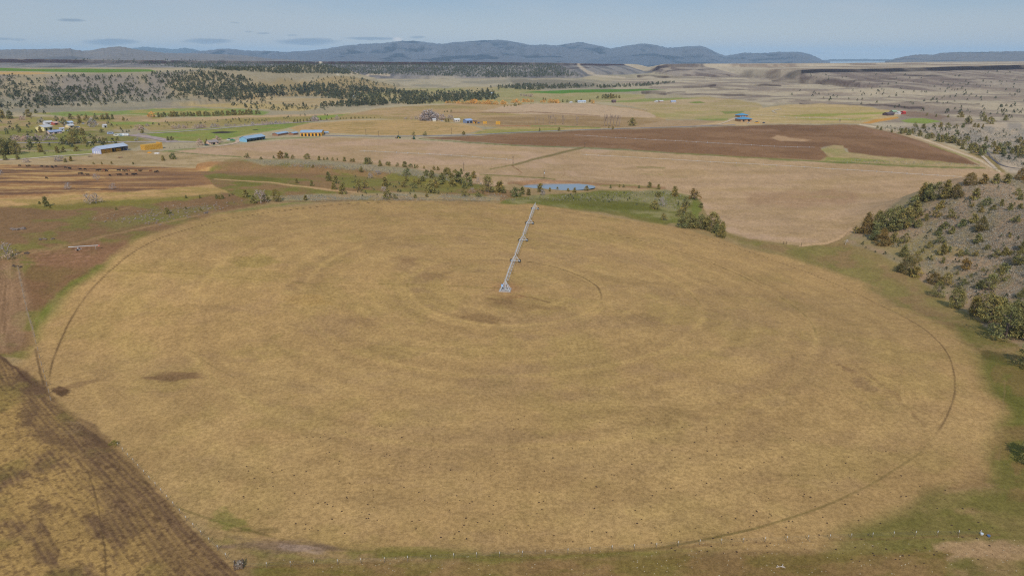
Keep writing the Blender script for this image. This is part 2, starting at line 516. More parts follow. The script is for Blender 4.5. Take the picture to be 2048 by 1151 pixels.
stroke([(1285, 219), (1310, 226), (1336, 234)], 1.0, (140, 118, 92), .7, .5)
paint([(577, 256), (620, 246), (700, 241), (800, 239), (880, 243.5), (950, 252), (966, 258), (940, 266), (860, 270.5), (760, 270.5), (660, 266), (600, 262)], (186, 152, 106), .8, .8, 1, rgb2=(176, 146, 98), scale=(60, 3), seed=12)
for s_ in (.78, .58, .4, .22):
    pts = [(768 + 190 * s_ * math.cos(a / 20 * 6.283 + .2), 255.5 + 14 * s_ * math.sin(a / 20 * 6.283 + .2)) for a in range(21)]
    stroke(pts, .8, (146, 124, 74), .7, .4, .6, int(s_ * 100))
paint([(940, 270), (966, 259), (1010, 254.5), (1180, 255.5), (1235, 256.5), (1120, 262), (1000, 268)], (148, 140, 82), 1, 1, 1, rgb2=(176, 150, 100), scale=(50, 3), seed=13)
stroke([(1060, 252.3), (1110, 252), (1200, 256)], 1.6, (112, 136, 56), .8, .5)
stroke([(1000, 252), (1060, 252)], 1.0, (160, 96, 66), .7, .5)
paint([(1230, 205), (1290, 198), (1420, 194), (1520, 206), (1530, 226), (1490, 233), (1300, 222)], (178, 154, 120), 1.5, 2, 1, rgb2=(168, 148, 106), scale=(70, 4), seed=14)
paint([(1290, 222), (1380, 217), (1490, 227), (1450, 240), (1330, 239)], (178, 154, 112), 1.2, 1.2, .9, rgb2=(162, 148, 96), scale=(60, 4), cover=.45, seed=15)
paint([(1376, 205), (1400, 203), (1410, 206), (1390, 207.5)], (100, 132, 52), .8, 1)
paint([(1200, 204), (1300, 196), (1400, 196), (1330, 201), (1260, 205)], (126, 140, 66), 1, 1.5, .8)
paint([(1390, 238.5), (1455, 237.5), (1462, 241.5), (1420, 242.5)], (128, 138, 62), .8, 1, .85)
paint([(1440, 223), (1490, 222), (1480, 227), (1450, 228)], (112, 132, 58), 1, 1, .8)
paint([(1340, 240), (1480, 243), (1560, 246), (1480, 251), (1250, 257), (1280, 250)], (168, 140, 108), 1, 1)
paint([(1500, 222), (1560, 211), (1640, 207.5), (1720, 212), (1790, 222), (1806, 230), (1770, 240), (1720, 247), (1560, 247), (1500, 241)], (186, 160, 118), 1, 1.2, 1, rgb2=(176, 153, 106), scale=(90, 3), seed=16)
paint([(1560, 232), (1680, 227), (1790, 223), (1770, 228), (1650, 233)], (142, 146, 72), 1, 1.2, .8)
paint([(1590, 237), (1700, 237), (1760, 233), (1720, 241), (1620, 240)], (150, 148, 74), 1, 1.2, .7)
paint([(1722, 247), (1750, 239), (1794, 233.5), (1798, 236), (1760, 243), (1740, 247.5)], (190, 140, 78), .7, .6)
paint([(1800, 241), (1825, 236), (1850, 237), (1884, 243), (1850, 247.5), (1815, 246)], (120, 144, 62), 1, 1)
paint([(1770, 226), (1830, 222), (1900, 232), (1880, 240), (1820, 233)], (136, 112, 96), 1.5, 1.5, .8)
paint([(1395, 251), (1450, 241), (1474, 234), (1512, 236), (1556, 247), (1500, 250)], (190, 160, 118), 1.2, 1.5, .85)
# ---- tilled brown field
BROWN = [(838, 275), (960, 271), (1100, 264), (1240, 258.5), (1480, 252), (1560, 249.5), (1712, 249.5), (1790, 266), (1900, 302), (1975, 331), (1900, 328), (1790, 317), (1702, 311), (1694, 296), (1660, 290), (1640, 296), (1655, 312), (1640, 320), (1536, 315), (1300, 302), (1165, 294), (1024, 289.5)]
paint(BROWN, (142, 109, 82), 1.0, 1.2, 1, rgb2=(131, 99, 74), scale=(90, 6), seed=17)
paint([(1430, 256), (1560, 251), (1690, 251), (1740, 262), (1620, 262), (1500, 262)], (120, 91, 70), 3, 5, .85, rgb2=(138, 105, 80), scale=(60, 5), seed=18)
paint([(1560, 280), (1620, 284), (1690, 290), (1880, 308), (1960, 329), (1800, 316), (1710, 309), (1700, 296), (1600, 292)], (122, 92, 70), 3, 3, .8)
paint([(1700, 254), (1780, 266), (1890, 302), (1960, 328), (1880, 305), (1780, 275)], (150, 116, 94), 2, 2, .5)
paint([(1540, 276), (1552, 270), (1580, 275), (1622, 280), (1600, 283), (1560, 281)], (182, 148, 114), 1.5, 2.5, .9)
paint([(1480, 259), (1540, 257), (1560, 262), (1500, 263)], (158, 124, 98), 2, 3, .6)
paint([(1640, 299), (1668, 289.5), (1686, 291), (1692, 304), (1760, 312), (1960, 330), (1990, 338), (1780, 331), (1640, 322), (1660, 312)], (170, 146, 106), .9, 1.4, 1, rgb2=(154, 140, 92), scale=(40, 4), cover=.4, seed=19)
paint([(1655, 314), (1700, 316), (1760, 320), (1790, 325), (1700, 323), (1650, 321)], (128, 132, 64), 1, 1.8, .75)
paint([(1730, 250), (1800, 263), (1900, 292), (1990, 330), (1985, 342), (1900, 302), (1790, 265), (1718, 249)], (176, 150, 116), .8, 1)
stroke([(1860, 290), (1930, 312), (1960, 326)], 1.6, (140, 142, 78), .6, 1)
# ---- big pale-tan field
TAN = [(415, 294), (520, 284), (640, 274), (780, 277.5), (1024, 291.5), (1300, 304), (1540, 318), (1800, 333), (1975, 338), (2010, 346), (1900, 362), (1830, 385), (1730, 445), (1660, 488), (1590, 490), (1470, 472), (1425, 445), (1400, 405), (1340, 382), (1200, 378), (1040, 364), (980, 374), (900, 352), (740, 330), (520, 321), (335, 307), (370, 299)]
paint(TAN, (184, 152, 122), 1, 1.2, 1, rgb2=(174, 144, 108), scale=(90, 9), seed=20)
paint([(1060, 300), (1540, 321), (1950, 340), (1800, 400), (1660, 485), (1480, 465), (1400, 395), (1200, 372)], (180, 148, 112), 5, 6, .6, rgb2=(168, 138, 100), scale=(120, 4), seed=21)
paint([(1490, 386), (1700, 380), (1720, 400), (1600, 415), (1500, 405)], (158, 124, 96), 5, 8, .55)
for i in range(26):
    u0, v0 = random.uniform(1050, 1750), random.uniform(318, 450)
    if v0 > 440 - (u0 - 1450) * .1 and u0 > 1600:
        continue
    if u0 < 1420 and v0 > 372:
        continue
    stroke([(u0, v0), (u0 + random.uniform(30, 120), v0 + random.uniform(-3, 5))], random.uniform(1, 2.6), random.choice([(150, 120, 92), (196, 164, 130), (156, 138, 92)]), .4, 2, .5, i)
stroke([(1274, 334), (1300, 335), (1330, 335)], 1.3, (132, 122, 74), .8, .8)
stroke([(1280, 348), (1325, 349)], 1.0, (150, 134, 84), .6, .8)
stroke([(838, 277.5), (1024, 290.8), (1165, 295.5), (1300, 303), (1536, 317), (1800, 331.5), (1965, 336)], 1.5, (106, 110, 58), .8, .4, .2)
stroke([(1540, 318.5), (1700, 326), (1800, 332), (1972, 336.5)], 1.3, (84, 116, 46), .8, .4, .2)
stroke([(1024, 331), (1060, 321), (1100, 311), (1140, 301), (1166, 296)], 3.0, (118, 106, 66), .85, 1)
stroke([(1024, 331), (1044, 345), (1038, 350)], 1.3, (140, 100, 74), .8, .7)
stroke([(960, 349), (1040, 353), (1110, 359)], 1.8, (116, 112, 58), .8, .8)
stroke([(980, 338), (1024, 330)], 1.6, (118, 110, 64), .8, .8)
stroke([(1128, 336), (1130, 348), (1122, 355)], .9, (140, 106, 78), .6, .8)
stroke([(420, 290), (470, 283), (560, 277), (640, 274)], 1.6, (112, 128, 58), .8, .6, .2)
stroke([(330, 302), (420, 310), (480, 314), (560, 320)], 1.8, (108, 116, 56), .85, .6, .1)
stroke([(300, 308), (350, 300), (390, 298)], 2.0, (118, 134, 60), .7, .8)
stroke([(700, 304), (760, 303.5), (880, 310), (1010, 321)], .9, (160, 140, 112), .6, .5, .4)
stroke([(1016, 366), (1080, 361), (1160, 365), (1240, 371), (1330, 376)], 3.5, (150, 112, 82), .75, 1.2)
stroke([(1200, 371), (1270, 370), (1320, 379)], 2.2, (122, 124, 58), .6, 1.2)
# ---- western pasture
paint([(-100, 300), (150, 302), (330, 304), (500, 317), (440, 327), (200, 329), (-100, 331)], (178, 152, 116), 1, 1.5, 1, rgb2=(164, 140, 102), scale=(60, 4), seed=22)
paint([(60, 303), (190, 300), (180, 311), (60, 317), (-40, 318)], (132, 138, 66), 1.5, 2, .8)
paint([(-100, 329), (200, 329), (440, 324), (560, 340), (560, 366), (440, 372), (180, 392), (-100, 412)], (164, 122, 82), 1.5, 2, 1)
idx, m, dist = region([(-100, 329), (200, 329), (440, 324), (560, 340), (560, 366), (440, 372), (180, 392), (-100, 412)], 2, 2)
n = fbm(GU[idx] / 110 + GV[idx] / 30, GV[idx] / 5.0, 5, 120)
for lo, hi, rgb in ((.50, .60, (132, 100, 76)), (.60, .70, (112, 84, 66))):
    k = (ss(lo, hi, n) * m * .9)[:, None]
    col[idx] = col[idx] * (1 - k) + albedo(rgb, dist) * k
k = (ss(.42, .34, n) * m * .9)[:, None]
col[idx] = col[idx] * (1 - k) + albedo((190, 152, 100), dist) * k
paint([(200, 350), (330, 340), (450, 348), (520, 362), (380, 372), (230, 380)], (142, 106, 78), 4, 5, .5)
paint([(-100, 372), (60, 378), (180, 374), (170, 384), (40, 390), (-100, 392)], (124, 92, 70), 3, 4, .6)
for (a, b, c_, d_) in ((-40, 384, 200, 379), (120, 372, 20, 369), (0, 337, 180, 343), (30, 397, 210, 386), (200, 389, 420, 372), (-20, 352, 100, 355)):
    stroke([(a, b), ((a + c_) / 2, (b + d_) / 2 + 1), (c_, d_)], 1.6, (200, 164, 112), .7, 1.5, .3, a + 60)
paint([(-100, 398), (60, 394), (200, 386), (330, 378), (450, 366), (620, 360), (660, 380), (520, 384), (300, 397), (60, 412), (-100, 418)], (188, 150, 102), 2, 2.5, 1, rgb2=(168, 140, 86), scale=(60, 5), seed=23)
paint([(-100, 412), (60, 412), (300, 398), (480, 384), (560, 396), (520, 408), (430, 428), (300, 480), (200, 545), (130, 600), (100, 660), (60, 720), (-100, 700)], (134, 104, 74), 3, 4, 1, rgb2=(124, 112, 64), scale=(60, 16), cover=.34, seed=24)
paint([(20, 412), (180, 405), (330, 395), (440, 388), (380, 398), (250, 412), (120, 420)], (132, 124, 58), 3, 4, .7)
paint([(180, 445), (300, 425), (420, 410), (440, 415), (330, 440), (230, 460)], (124, 118, 66), 5, 6, .6)
paint([(30, 505), (150, 492), (260, 480), (230, 505), (190, 535), (90, 530)], (136, 100, 74), 4, 5, .75)
paint([(60, 530), (160, 532), (190, 548), (120, 600), (70, 620), (40, 570)], (124, 92, 66), 4, 5, .7)
paint([(-100, 520), (40, 520), (60, 600), (40, 700), (-100, 700)], (150, 118, 90), 6, 7, .6, rgb2=(128, 100, 76), scale=(14, 60), seed=25)
for q in (-16, -6, 4, 14, 24):
    stroke([(10 + q * .4, 530), (q, 600), (q - 16, 690)], 2.0, (174, 138, 106), .4, 1.5, .4, q + 50)
paint([(70, 640), (100, 600), (140, 565), (230, 515), (330, 470), (400, 445), (445, 428), (380, 462), (250, 525), (160, 585), (110, 650), (70, 700)], (112, 112, 54), 4, 5, .9, rgb2=(132, 122, 70), scale=(40, 30), cover=.4, seed=26)
paint([(420, 430), (520, 410), (640, 402), (560, 412), (470, 425)], (120, 126, 54), 2, 2, .8)
stroke([(16, 519), (60, 506), (140, 487), (240, 462), (340, 441), (420, 425)], 2.0, (112, 100, 58), .75, 1.2, .3)
stroke([(30, 512), (160, 485), (300, 452), (430, 424), (560, 408)], 4.0, (168, 134, 96), .5, 1.5, .2)
stroke([(36, 536), (44, 575), (55, 625), (66, 660), (72, 700)], 3.0, (150, 128, 104), .7, .8, .2)
for v_ in (528, 520, 513, 507, 502):
    stroke([(20, v_), (90, v_ + 1), (180, v_ - 8)], 1.0, (164, 122, 98), .5, 1, .3, v_)
stroke([(200, 430), (235, 420), (262, 414)], 1.2, (160, 132, 92), .6, .8)
# ---- knoll behind the circle
paint([(400, 345), (440, 325), (500, 319), (740, 328), (900, 350), (1000, 375), (1060, 398), (1000, 404), (520, 402), (470, 392), (430, 372)], (142, 112, 78), 2, 3, 1, rgb2=(124, 116, 62), scale=(50, 10), seed=27)
paint([(480, 319), (740, 328), (900, 350), (960, 366), (850, 352), (700, 336), (520, 328)], (152, 138, 112), 2, 3, .8)
paint([(430, 340), (520, 336), (640, 345), (600, 358), (480, 356)], (144, 110, 80), 3, 5, .6)
paint([(700, 350), (900, 368), (980, 378), (850, 388), (720, 372)], (128, 118, 66), 4, 5, .55)
paint([(420, 352), (520, 352), (560, 360), (480, 364), (420, 358)], (112, 106, 52), 3, 4, .7)
stroke([(430, 358), (512, 363), (570, 369), (640, 377), (720, 385)], 3.0, (196, 158, 114), .8, 1.2)
paint([(520, 394), (640, 388), (800, 384), (1000, 392), (1000, 402), (760, 400), (540, 402)], (168, 142, 104), 2, 2.5, .8, rgb2=(150, 138, 110), scale=(40, 4), seed=28)
stroke([(520, 402), (650, 403), (760, 400), (880, 399), (960, 402)], 1.4, (110, 88, 68), .7, .7, .3)
# ---- green bank by the pond
paint([(980, 412), (1020, 398), (1060, 391), (1200, 382), (1335, 379), (1392, 396), (1400, 420), (1385, 446), (1320, 446), (1230, 424), (1100, 412)], (116, 113, 58), 2, 3, 1, rgb2=(140, 130, 86), scale=(40, 8), cover=.42, seed=29)
paint([(1060, 398), (1180, 396), (1290, 404), (1340, 425), (1250, 418), (1120, 408)], (100, 98, 46), 3, 4, .8)
paint([(1390, 390), (1405, 405), (1398, 440), (1380, 440), (1384, 410)], (112, 116, 54), 2, 2, .8)
paint([(960, 408), (1080, 409), (1240, 424), (1340, 446), (1330, 452), (1200, 424), (1040, 414)], (114, 108, 54), 2, 2.5, .8)
# ---- ground round the circle, east and south
paint([(1390, 450), (1480, 474), (1600, 492), (1690, 480), (1730, 500), (1850, 565), (2010, 690), (3300, 740), (3300, 1300), (300, 1300), (420, 1040), (900, 1040), (1400, 1030), (1750, 930), (1860, 800), (1840, 660), (1720, 570), (1560, 505)], (152, 124, 84), 5, 5, 1, rgb2=(134, 117, 70), scale=(90, 40), cover=.46, seed=30)
idx, m, dist = region([(1900, 620), (2300, 700), (2300, 1300), (900, 1300), (450, 1130), (900, 1110), (1400, 1080), (1780, 970), (1930, 800)], 12, 10)
n = fbm(GX[idx] / 26, GY[idx] / 18, 5, 131, .6)
k = (ss(.50, .62, n) * m * .8)[:, None]
col[idx] = col[idx] * (1 - k) + albedo((114, 105, 54), 160) * k
k = (ss(.44, .34, n) * m * .5)[:, None]
col[idx] = col[idx] * (1 - k) + albedo((130, 100, 66), 160) * k
paint([(1470, 474), (1600, 492), (1690, 486), (1800, 560), (1900, 640), (1960, 700), (1860, 640), (1740, 568), (1620, 520), (1500, 490)], (138, 112, 76), 5, 6, .7, rgb2=(128, 118, 66), scale=(50, 16), seed=31)
paint([(1700, 480), (1780, 520), (1860, 560), (1960, 650), (2000, 690), (1900, 640), (1800, 570), (1720, 520)], (140, 122, 76), 8, 10, .6, rgb2=(142, 116, 80), scale=(40, 20), seed=41)
paint([(1560, 515), (1680, 545), (1800, 600), (1900, 660), (1880, 660), (1760, 590), (1640, 545)], (124, 114, 62), 5, 6, .45)
paint([(1930, 740), (1990, 720), (2060, 740), (2060, 850), (1990, 870), (1950, 900), (1900, 960), (1880, 950), (1940, 870)], (112, 107, 52), 10, 10, .9)
paint([(1965, 700), (2080, 740), (2080, 1010), (2010, 1000), (1960, 930), (1990, 840)], (108, 103, 50), 12, 12, .8, rgb2=(126, 104, 62), scale=(40, 30), cover=.45, seed=35)
blot(1990, 712, 40, 20, (78, 72, 40), .6, 1, .3)  # shadow of the tree at the east edge, painted into the ground colour
paint([(1560, 1075), (1700, 1030), (1800, 1010), (1900, 940), (1920, 960), (1800, 1050), (1640, 1075)], (112, 104, 54), 10, 8, .6)
paint([(780, 1100), (1000, 1112), (1500, 1085), (1480, 1095), (1000, 1126), (760, 1112)], (108, 104, 44), 6, 6, .65)
paint([(1870, 1085), (1960, 1078), (2070, 1085), (2070, 1110), (1900, 1118)], (172, 138, 102), 8, 10, .8)
paint([(560, 1120), (900, 1128), (1400, 1110), (1900, 1100), (1900, 1180), (480, 1180)], (136, 106, 66), 8, 8, .6, rgb2=(118, 100, 50), scale=(70, 20), seed=32)
# ---- brushy eastern hill
paint([(1690, 482), (1725, 442), (1800, 402), (1850, 372), (2048, 344), (2300, 320), (3300, 320), (3300, 760), (2300, 760), (2060, 700), (2000, 672), (1900, 600), (1845, 562), (1800, 525), (1730, 495)], (160, 134, 106), 4, 5, 1, rgb2=(146, 129, 98), scale=(50, 20), seed=33)
paint([(1700, 478), (1760, 470), (1900, 490), (1960, 500), (1880, 520), (1800, 510), (1740, 494)], (148, 130, 80), 4, 5, .6)
paint([(2010, 345), (1990, 318), (1960, 290), (1900, 270), (1800, 256), (2000, 245), (2300, 240), (2300, 340), (2100, 350)], (186, 166, 142), 3, 4, .8, rgb2=(156, 144, 130), scale=(26, 8), seed=34)
stroke([(1720, 249), (1800, 263), (1880, 290), (1960, 320), (2000, 343)], 2.0, (204, 182, 154), .8, .6)
# ---- the circle itself
PVX, PVY = -3.2, 289.0
rr = np.hypot(GX - PVX, GY - PVY)
th = np.arctan2(GY - PVY, GX - PVX)
wobr = (fbm(th * 6 + 9, rr * 0 + 3, 3, 140) - .5)
ci = np.nonzero((rr < 205) & sector)[0]
r_, t_ = rr[ci], th[ci]
ring = fbm(r_ / 5.0, t_ * 1.6 + 20, 4, 141, .6)
patch = fbm(GX[ci] / 34, GY[ci] / 26, 5, 142, .58)
patch2 = fbm(GX[ci] / 16, GY[ci] / 12, 5, 143, .58)
mix = patch * .34 + ring * .32 + patch2 * .34
gold, tan_, olive, mauve, dark_ = (albedo(c_, 300) for c_ in ((180, 146, 96), (172, 138, 91), (161, 134, 82), (159, 127, 90), (124, 95, 68)))
cc = np.repeat(tan_[None, :], len(ci), 0)


def lay(k, c_):
    global cc
    k = np.clip(k, 0, 1)[:, None]
    cc = cc * (1 - k) + c_ * k


lay(ss(.52, .66, mix) * .7, gold)
lay(ss(.50, .66, fbm(GX[ci] / 22 + 40, GY[ci] / 22, 5, 144, .6)) * .5, olive)
lay(ss(.52, .66, fbm(GX[ci] / 24 + 90, GY[ci] / 15, 5, 145, .62)) * .6 * (1 - .5 * ss(90, 160, r_)) * .8, mauve)
lay(ss(.60, .74, fbm(GX[ci] / 9 + 30, GY[ci] / 5, 4, 146, .6)) * .35, mauve)
near_pale = ss(215, 150, GY[ci]) * .35
lay(near_pale * ss(.4, .6, patch2), albedo((182, 148, 98), 200))
# paler and greener rings left by the wheels, and the ruts
for rad_, wd, lo, hi, o in ((43, 1.3, -.4, 6.3, .5), (46.5, 1.2, 0, 6.3, .25), (86, 1.5, 0, 6.3, .45), (129, 1.5, 0, 6.3, .35), (58, 2.5, 0, 6.3, .2), (66, 3, 0, 6.3, .2), (74, 2, 0, 6.3, .2), (97, 2.5, 0, 6.3, .2), (108, 4, 0, 6.3, .22), (118, 2, 0, 6.3, .2), (150, 4, 0, 6.3, .18), (161, 2, 0, 6.3, .16), (28, 2, 0, 6.3, .2)):
    lay(np.exp(-((r_ - rad_ - wobr[ci] * 2) / wd) ** 2) * o * .85 * (.45 + .75 * ss(.3, .7, fbm(t_ * 5, r_ / 30 + 4, 3, 149))), albedo((200, 164, 104), 300))
for rad_, wd, o in ((40, 1.2, .35), (49.5, 1.5, .25), (82, 1.6, .35), (90, 1.5, .3), (103, 1.6, .25), (124, 1.5, .3), (133, 1.6, .25), (145, 1.8, .22), (156, 1.6, .22), (34, 2, .3), (22, 2, .25)):
    lay(np.exp(-((r_ - rad_ - wobr[ci] * 2) / wd) ** 2) * o * .7 * ss(.35, .65, fbm(t_ * 4, r_ / 30 + 9, 3, 151)), albedo((140, 112, 76), 300))


def arc(rad_, a0, a1, wd, rgb, o, brk=.5, seed=0):
    a = (t_ - R(a0)) % (2 * math.pi)
    on = (a < (R(a1) - R(a0)))
    e = np.minimum(a, R(a1) - R(a0) - a)
    n_ = fbm(t_ * 22, r_ * 0 + seed, 3, 150 + seed)
    lay(np.exp(-((r_ - rad_ - wobr[ci] * 1.2) / wd) ** 4) * o * on * ss(0, .08, e) * (1 - brk + brk * ss(.4, .6, n_)), albedo(rgb, 280))


RUT, RUTG = (96, 74, 52), (112, 96, 56)
arc(43, -18, 78, .55, RUT, .75, .4, 1)
arc(43, 95, 200, .5, RUTG, .4, .6, 2)
arc(86, 62, 132, .6, RUTG, .6, .5, 3)
arc(86, 132, 150, .7, RUT, .7, .4, 4)
arc(86, -10, 60, .5, RUTG, .35, .6, 5)
arc(86, 200, 340, .5, RUTG, .22, .8, 6)
arc(129, 10, 70, .6, RUT, .7, .3, 7)
arc(129, -24, 10, .5, RUTG, .5, .5, 8)
arc(129, 70, 175, .55, RUTG, .4, .7, 9)
arc(129, 215, 330, .5, RUTG, .18, .8, 10)
arc(172, -46, 50, .27, RUT, .7, .25, 11)
arc(172, -46, -41, .5, RUT, .7, .2, 21)
arc(172, -100, -45, .36, RUTG, .5, .35, 22)
arc(172, 110, 212, .36, RUT, .85, .25, 12)
arc(172, 212, 300, .36, RUTG, .6, .5, 13)
arc(172, 60, 108, .6, RUTG, .5, .5, 14)
arc(172, 254, 262, .9, RUT, .7, .3, 15)
lay(np.exp(-(np.hypot(GX[ci] - PVX - 1, GY[ci] - PVY) / 6) ** 2) * .6, albedo((150, 106, 72), 300))
edge = 177 + 5 * wobr[ci] * 2 + 8 * ss(.4, .7, fbm(t_ * 3, r_ * 0, 3, 160)) + 5 * ss(R(250), R(330), t_ % 6.2832)
m = (1 - ss(-4, 4, r_ - edge))
m = m * ss(-2, 2, GY[ci] - (120 - .0 * GX[ci]))
m = m[:, None]
col[ci] = col[ci] * (1 - m) + cc * m
# faint straight tracks and stains inside it
stroke([(210, 541), (400, 548), (620, 567), (830, 568), (1000, 576)], 1.2, (126, 108, 58), .5, .8, .5, 3)
stroke([(1036, 590), (1060, 594), (1100, 604)], 2.2, (112, 84, 58), .6, .8, .2, 4)
stroke([(375, 660), (378, 620)], 1.2, (182, 146, 96), .4, .6)
stroke([(1700, 720), (1740, 750), (1790, 790), (1850, 850)], 5, (128, 98, 68), .45, 4, .6, 5)
stroke([(380, 700), (430, 735), (470, 755)], 1.6, (120, 100, 60), .45, 1, .3, 7)
for (u, v, ru, rv, rgb, o, t) in ((350, 752, 62, 13, (120, 90, 66), .75, -.06), (120, 782, 24, 13, (78, 56, 44), .85, 0), (150, 770, 60, 6, (126, 96, 70), .5, -.25), (870, 550, 50, 10, (126, 96, 70), .5, 0),
                                  (810, 520, 34, 8, (128, 96, 70), .45, 0), (1040, 610, 90, 16, (128, 98, 68), .45, .05), (960, 635, 60, 10, (124, 94, 66), .45, .1), (1000, 600, 40, 8, (122, 92, 64), .4, .05),
                                  (720, 640, 50, 14, (126, 98, 70), .4, 0), (560, 1090, 130, 24, (124, 100, 82), .75, .04), (600, 1095, 60, 12, (160, 134, 116), .6, .1), (520, 1060, 60, 10, (100, 84, 50), .5, 0), (460, 1040, 50, 24, (114, 112, 52), .6, .3),
                                  (610, 600, 60, 12, (176, 140, 84), .5, 0), (430, 620, 50, 10, (132, 106, 72), .4, 0), (520, 520, 70, 12, (140, 122, 64), .5, -.1), (800, 1100, 110, 16, (112, 106, 48), .6, 0), (1300, 830, 120, 26, (144, 114, 76), .4, 0),
                                  (1250, 560, 90, 14, (140, 112, 76), .4, .1), (1290, 640, 70, 14, (136, 108, 76), .4, .1), (760, 1000, 120, 24, (150, 120, 80), .35, 0), (1180, 980, 140, 30, (150, 118, 78), .3, 0), (1730, 770, 40, 14, (128, 100, 74), .5, .4), (1690, 735, 26, 8, (126, 96, 70), .5, .5), (1020, 592, 34, 6, (146, 108, 74), .6, 0)):
    blot(u, v, ru, rv, rgb, o, int(u), t)
# ---- stubble and tilled ground in the south-west corner
PL = [(-160, 690), (0, 712), (40, 735), (70, 755), (100, 788), (160, 840), (230, 893), (300, 965), (380, 1050), (470, 1140), (520, 1200), (300, 1300), (-300, 1300)]
idx, m, dist = region(PL, 5.0, 3.0)
p0, p1 = W1(230, 893), W1(470, 1140)
dvec = (p1 - p0)[:2]
dvec /= np.linalg.norm(dvec)
across = -(GX[idx] - p0[0]) * dvec[1] + (GY[idx] - p0[1]) * dvec[0]
along = (GX[idx] - p0[0]) * dvec[0] + (GY[idx] - p0[1]) * dvec[1]
if np.median(across) < 0:
    across = -across
wv = (fbm(along / 30, across / 30, 3, 170) - .5) * 3
rows = .5 + .5 * np.sin((across + wv) * 2 * math.pi / 1.25)
rows2 = fbm(across / .9, along / 14, 3, 171)
big = fbm(along / 26, across / 12, 5, 172, .6)
soil = ss(17, 3, across + (big - .5) * 16) * .86
soil = np.maximum(soil, ss(.50, .64, big) * .85)
soil = np.clip(soil + (rows - .5) * .32 + (rows2 - .5) * .7, 0, 1)
c_ = albedo((168, 134, 82), 170) * (1 - soil[:, None]) + albedo((117, 91, 66), 170) * soil[:, None]
gk = (ss(.56, .7, fbm(GX[idx] / 18, GY[idx] / 18, 4, 173)) * .5)[:, None]
c_ = c_ * (1 - gk) + albedo((120, 106, 56), 170) * gk
clod = (ss(.60, .72, fbm(GX[idx] / .8, GY[idx] / .8, 2, 174)) * .5)[:, None]
c_ = c_ * (1 - clod) + albedo((82, 60, 46), 170) * clod
m = m[:, None]
col[idx] = col[idx] * (1 - m) + c_ * m
for (u, v, ru, rv, o, t) in ((70, 770, 46, 26, .9, .3), (60, 830, 30, 40, .7, -.8), (100, 870, 60, 22, .6, .3), (180, 860, 50, 24, .7, .8), (90, 1010, 40, 26, .6, .4)):
    blot(u, v, ru, rv, (104, 80, 60), o, int(u + v), t)
stroke([(0, 712), (30, 735), (60, 765)], 4, (84, 62, 50), .7, 2)
stroke([(176, 940), (190, 985), (200, 1030), (210, 1100), (212, 1150)], 3, (92, 72, 50), .7, 1.5, .3)
for q in (0, 8, 16, 24):
    stroke([(118 + q, 868), (140 + q, 860), (148 + q, 848), (132 + q, 842)], 1.4, (150, 122, 88), .55, .8)
stroke([(76, 700), (82, 740), (92, 775), (102, 798), (150, 835), (230, 890), (300, 962), (470, 1135)], 6, (152, 120, 80), .55, 2, .3)
stroke([(72, 700), (80, 745), (96, 790)], 4, (92, 72, 54), .6, 1)
stroke([(480, 1134), (700, 1127), (900, 1118), (1100, 1110), (1400, 1090), (1560, 1083), (1800, 1075), (2000, 1068)], 4, (126, 98, 66), .5, 2, .4)
stroke([(2010, 760), (2004, 850), (1998, 920)], 3, (140, 116, 76), .5, 1.5)
stroke([(1740, 453), (1700, 458), (1682, 474), (1655, 486), (1600, 491)], 3.0, (196, 160, 122), .9, .8)
stroke([(1700, 462), (1680, 480), (1650, 491)], 1.2, (130, 106, 72), .7, .8)
# overall mottling so that no field is flat
mot = 1 + (gn1 - .5) * .16 + (gn2 - .5) * .20 + (gn3 - .5) * .30
col *= mot[:, None]
col = np.clip(col, .008, .9)


def face_grid(nr, na, wrap=True):
    i = np.arange(nr - 1)[:, None]
    j = np.arange(na if wrap else na - 1)[None, :]
    j2 = (j + 1) % na
    return np.stack([i * na + j, i * na + j2, (i + 1) * na + j2, (i + 1) * na + j], -1).reshape(-1, 4)


def np_mesh(name, co, quads, colors=None, smooth=True):
    me = bpy.data.meshes.new(name)
    nv, nf = len(co), len(quads)
    k = quads.shape[1]
    me.vertices.add(nv)
    me.vertices.foreach_set('co', np.ascontiguousarray(co, np.float32).ravel())
    me.loops.add(nf * k)
    me.loops.foreach_set('vertex_index', np.ascontiguousarray(quads, np.int32).ravel())
    me.polygons.add(nf)
    me.polygons.foreach_set('loop_start', np.arange(0, nf * k, k, dtype=np.int32))
    if smooth:
        me.polygons.foreach_set('use_smooth', np.ones(nf, bool))
    if colors is not None:
        a = me.attributes.new('tint', 'FLOAT_COLOR', 'POINT')
        a.data.foreach_set('color', np.concatenate([colors, np.ones((nv, 1))], 1).astype(np.float32).ravel())
    me.update(calc_edges=True)
    return me


# ------------------------------------------------------------------ materials
def new_mat(name):
    m_ = bpy.data.materials.new(name)
    m_.use_nodes = True
    m_.node_tree.nodes.clear()
    t = NT(m_.node_tree)
    b = t.n('ShaderNodeBsdfPrincipled')
    t.link(b.outputs[0], t.n('ShaderNodeOutputMaterial').inputs[0])
    b.inputs['Roughness'].default_value = .9
    b.inputs['Specular IOR Level'].default_value = .15
    return m_, t, b


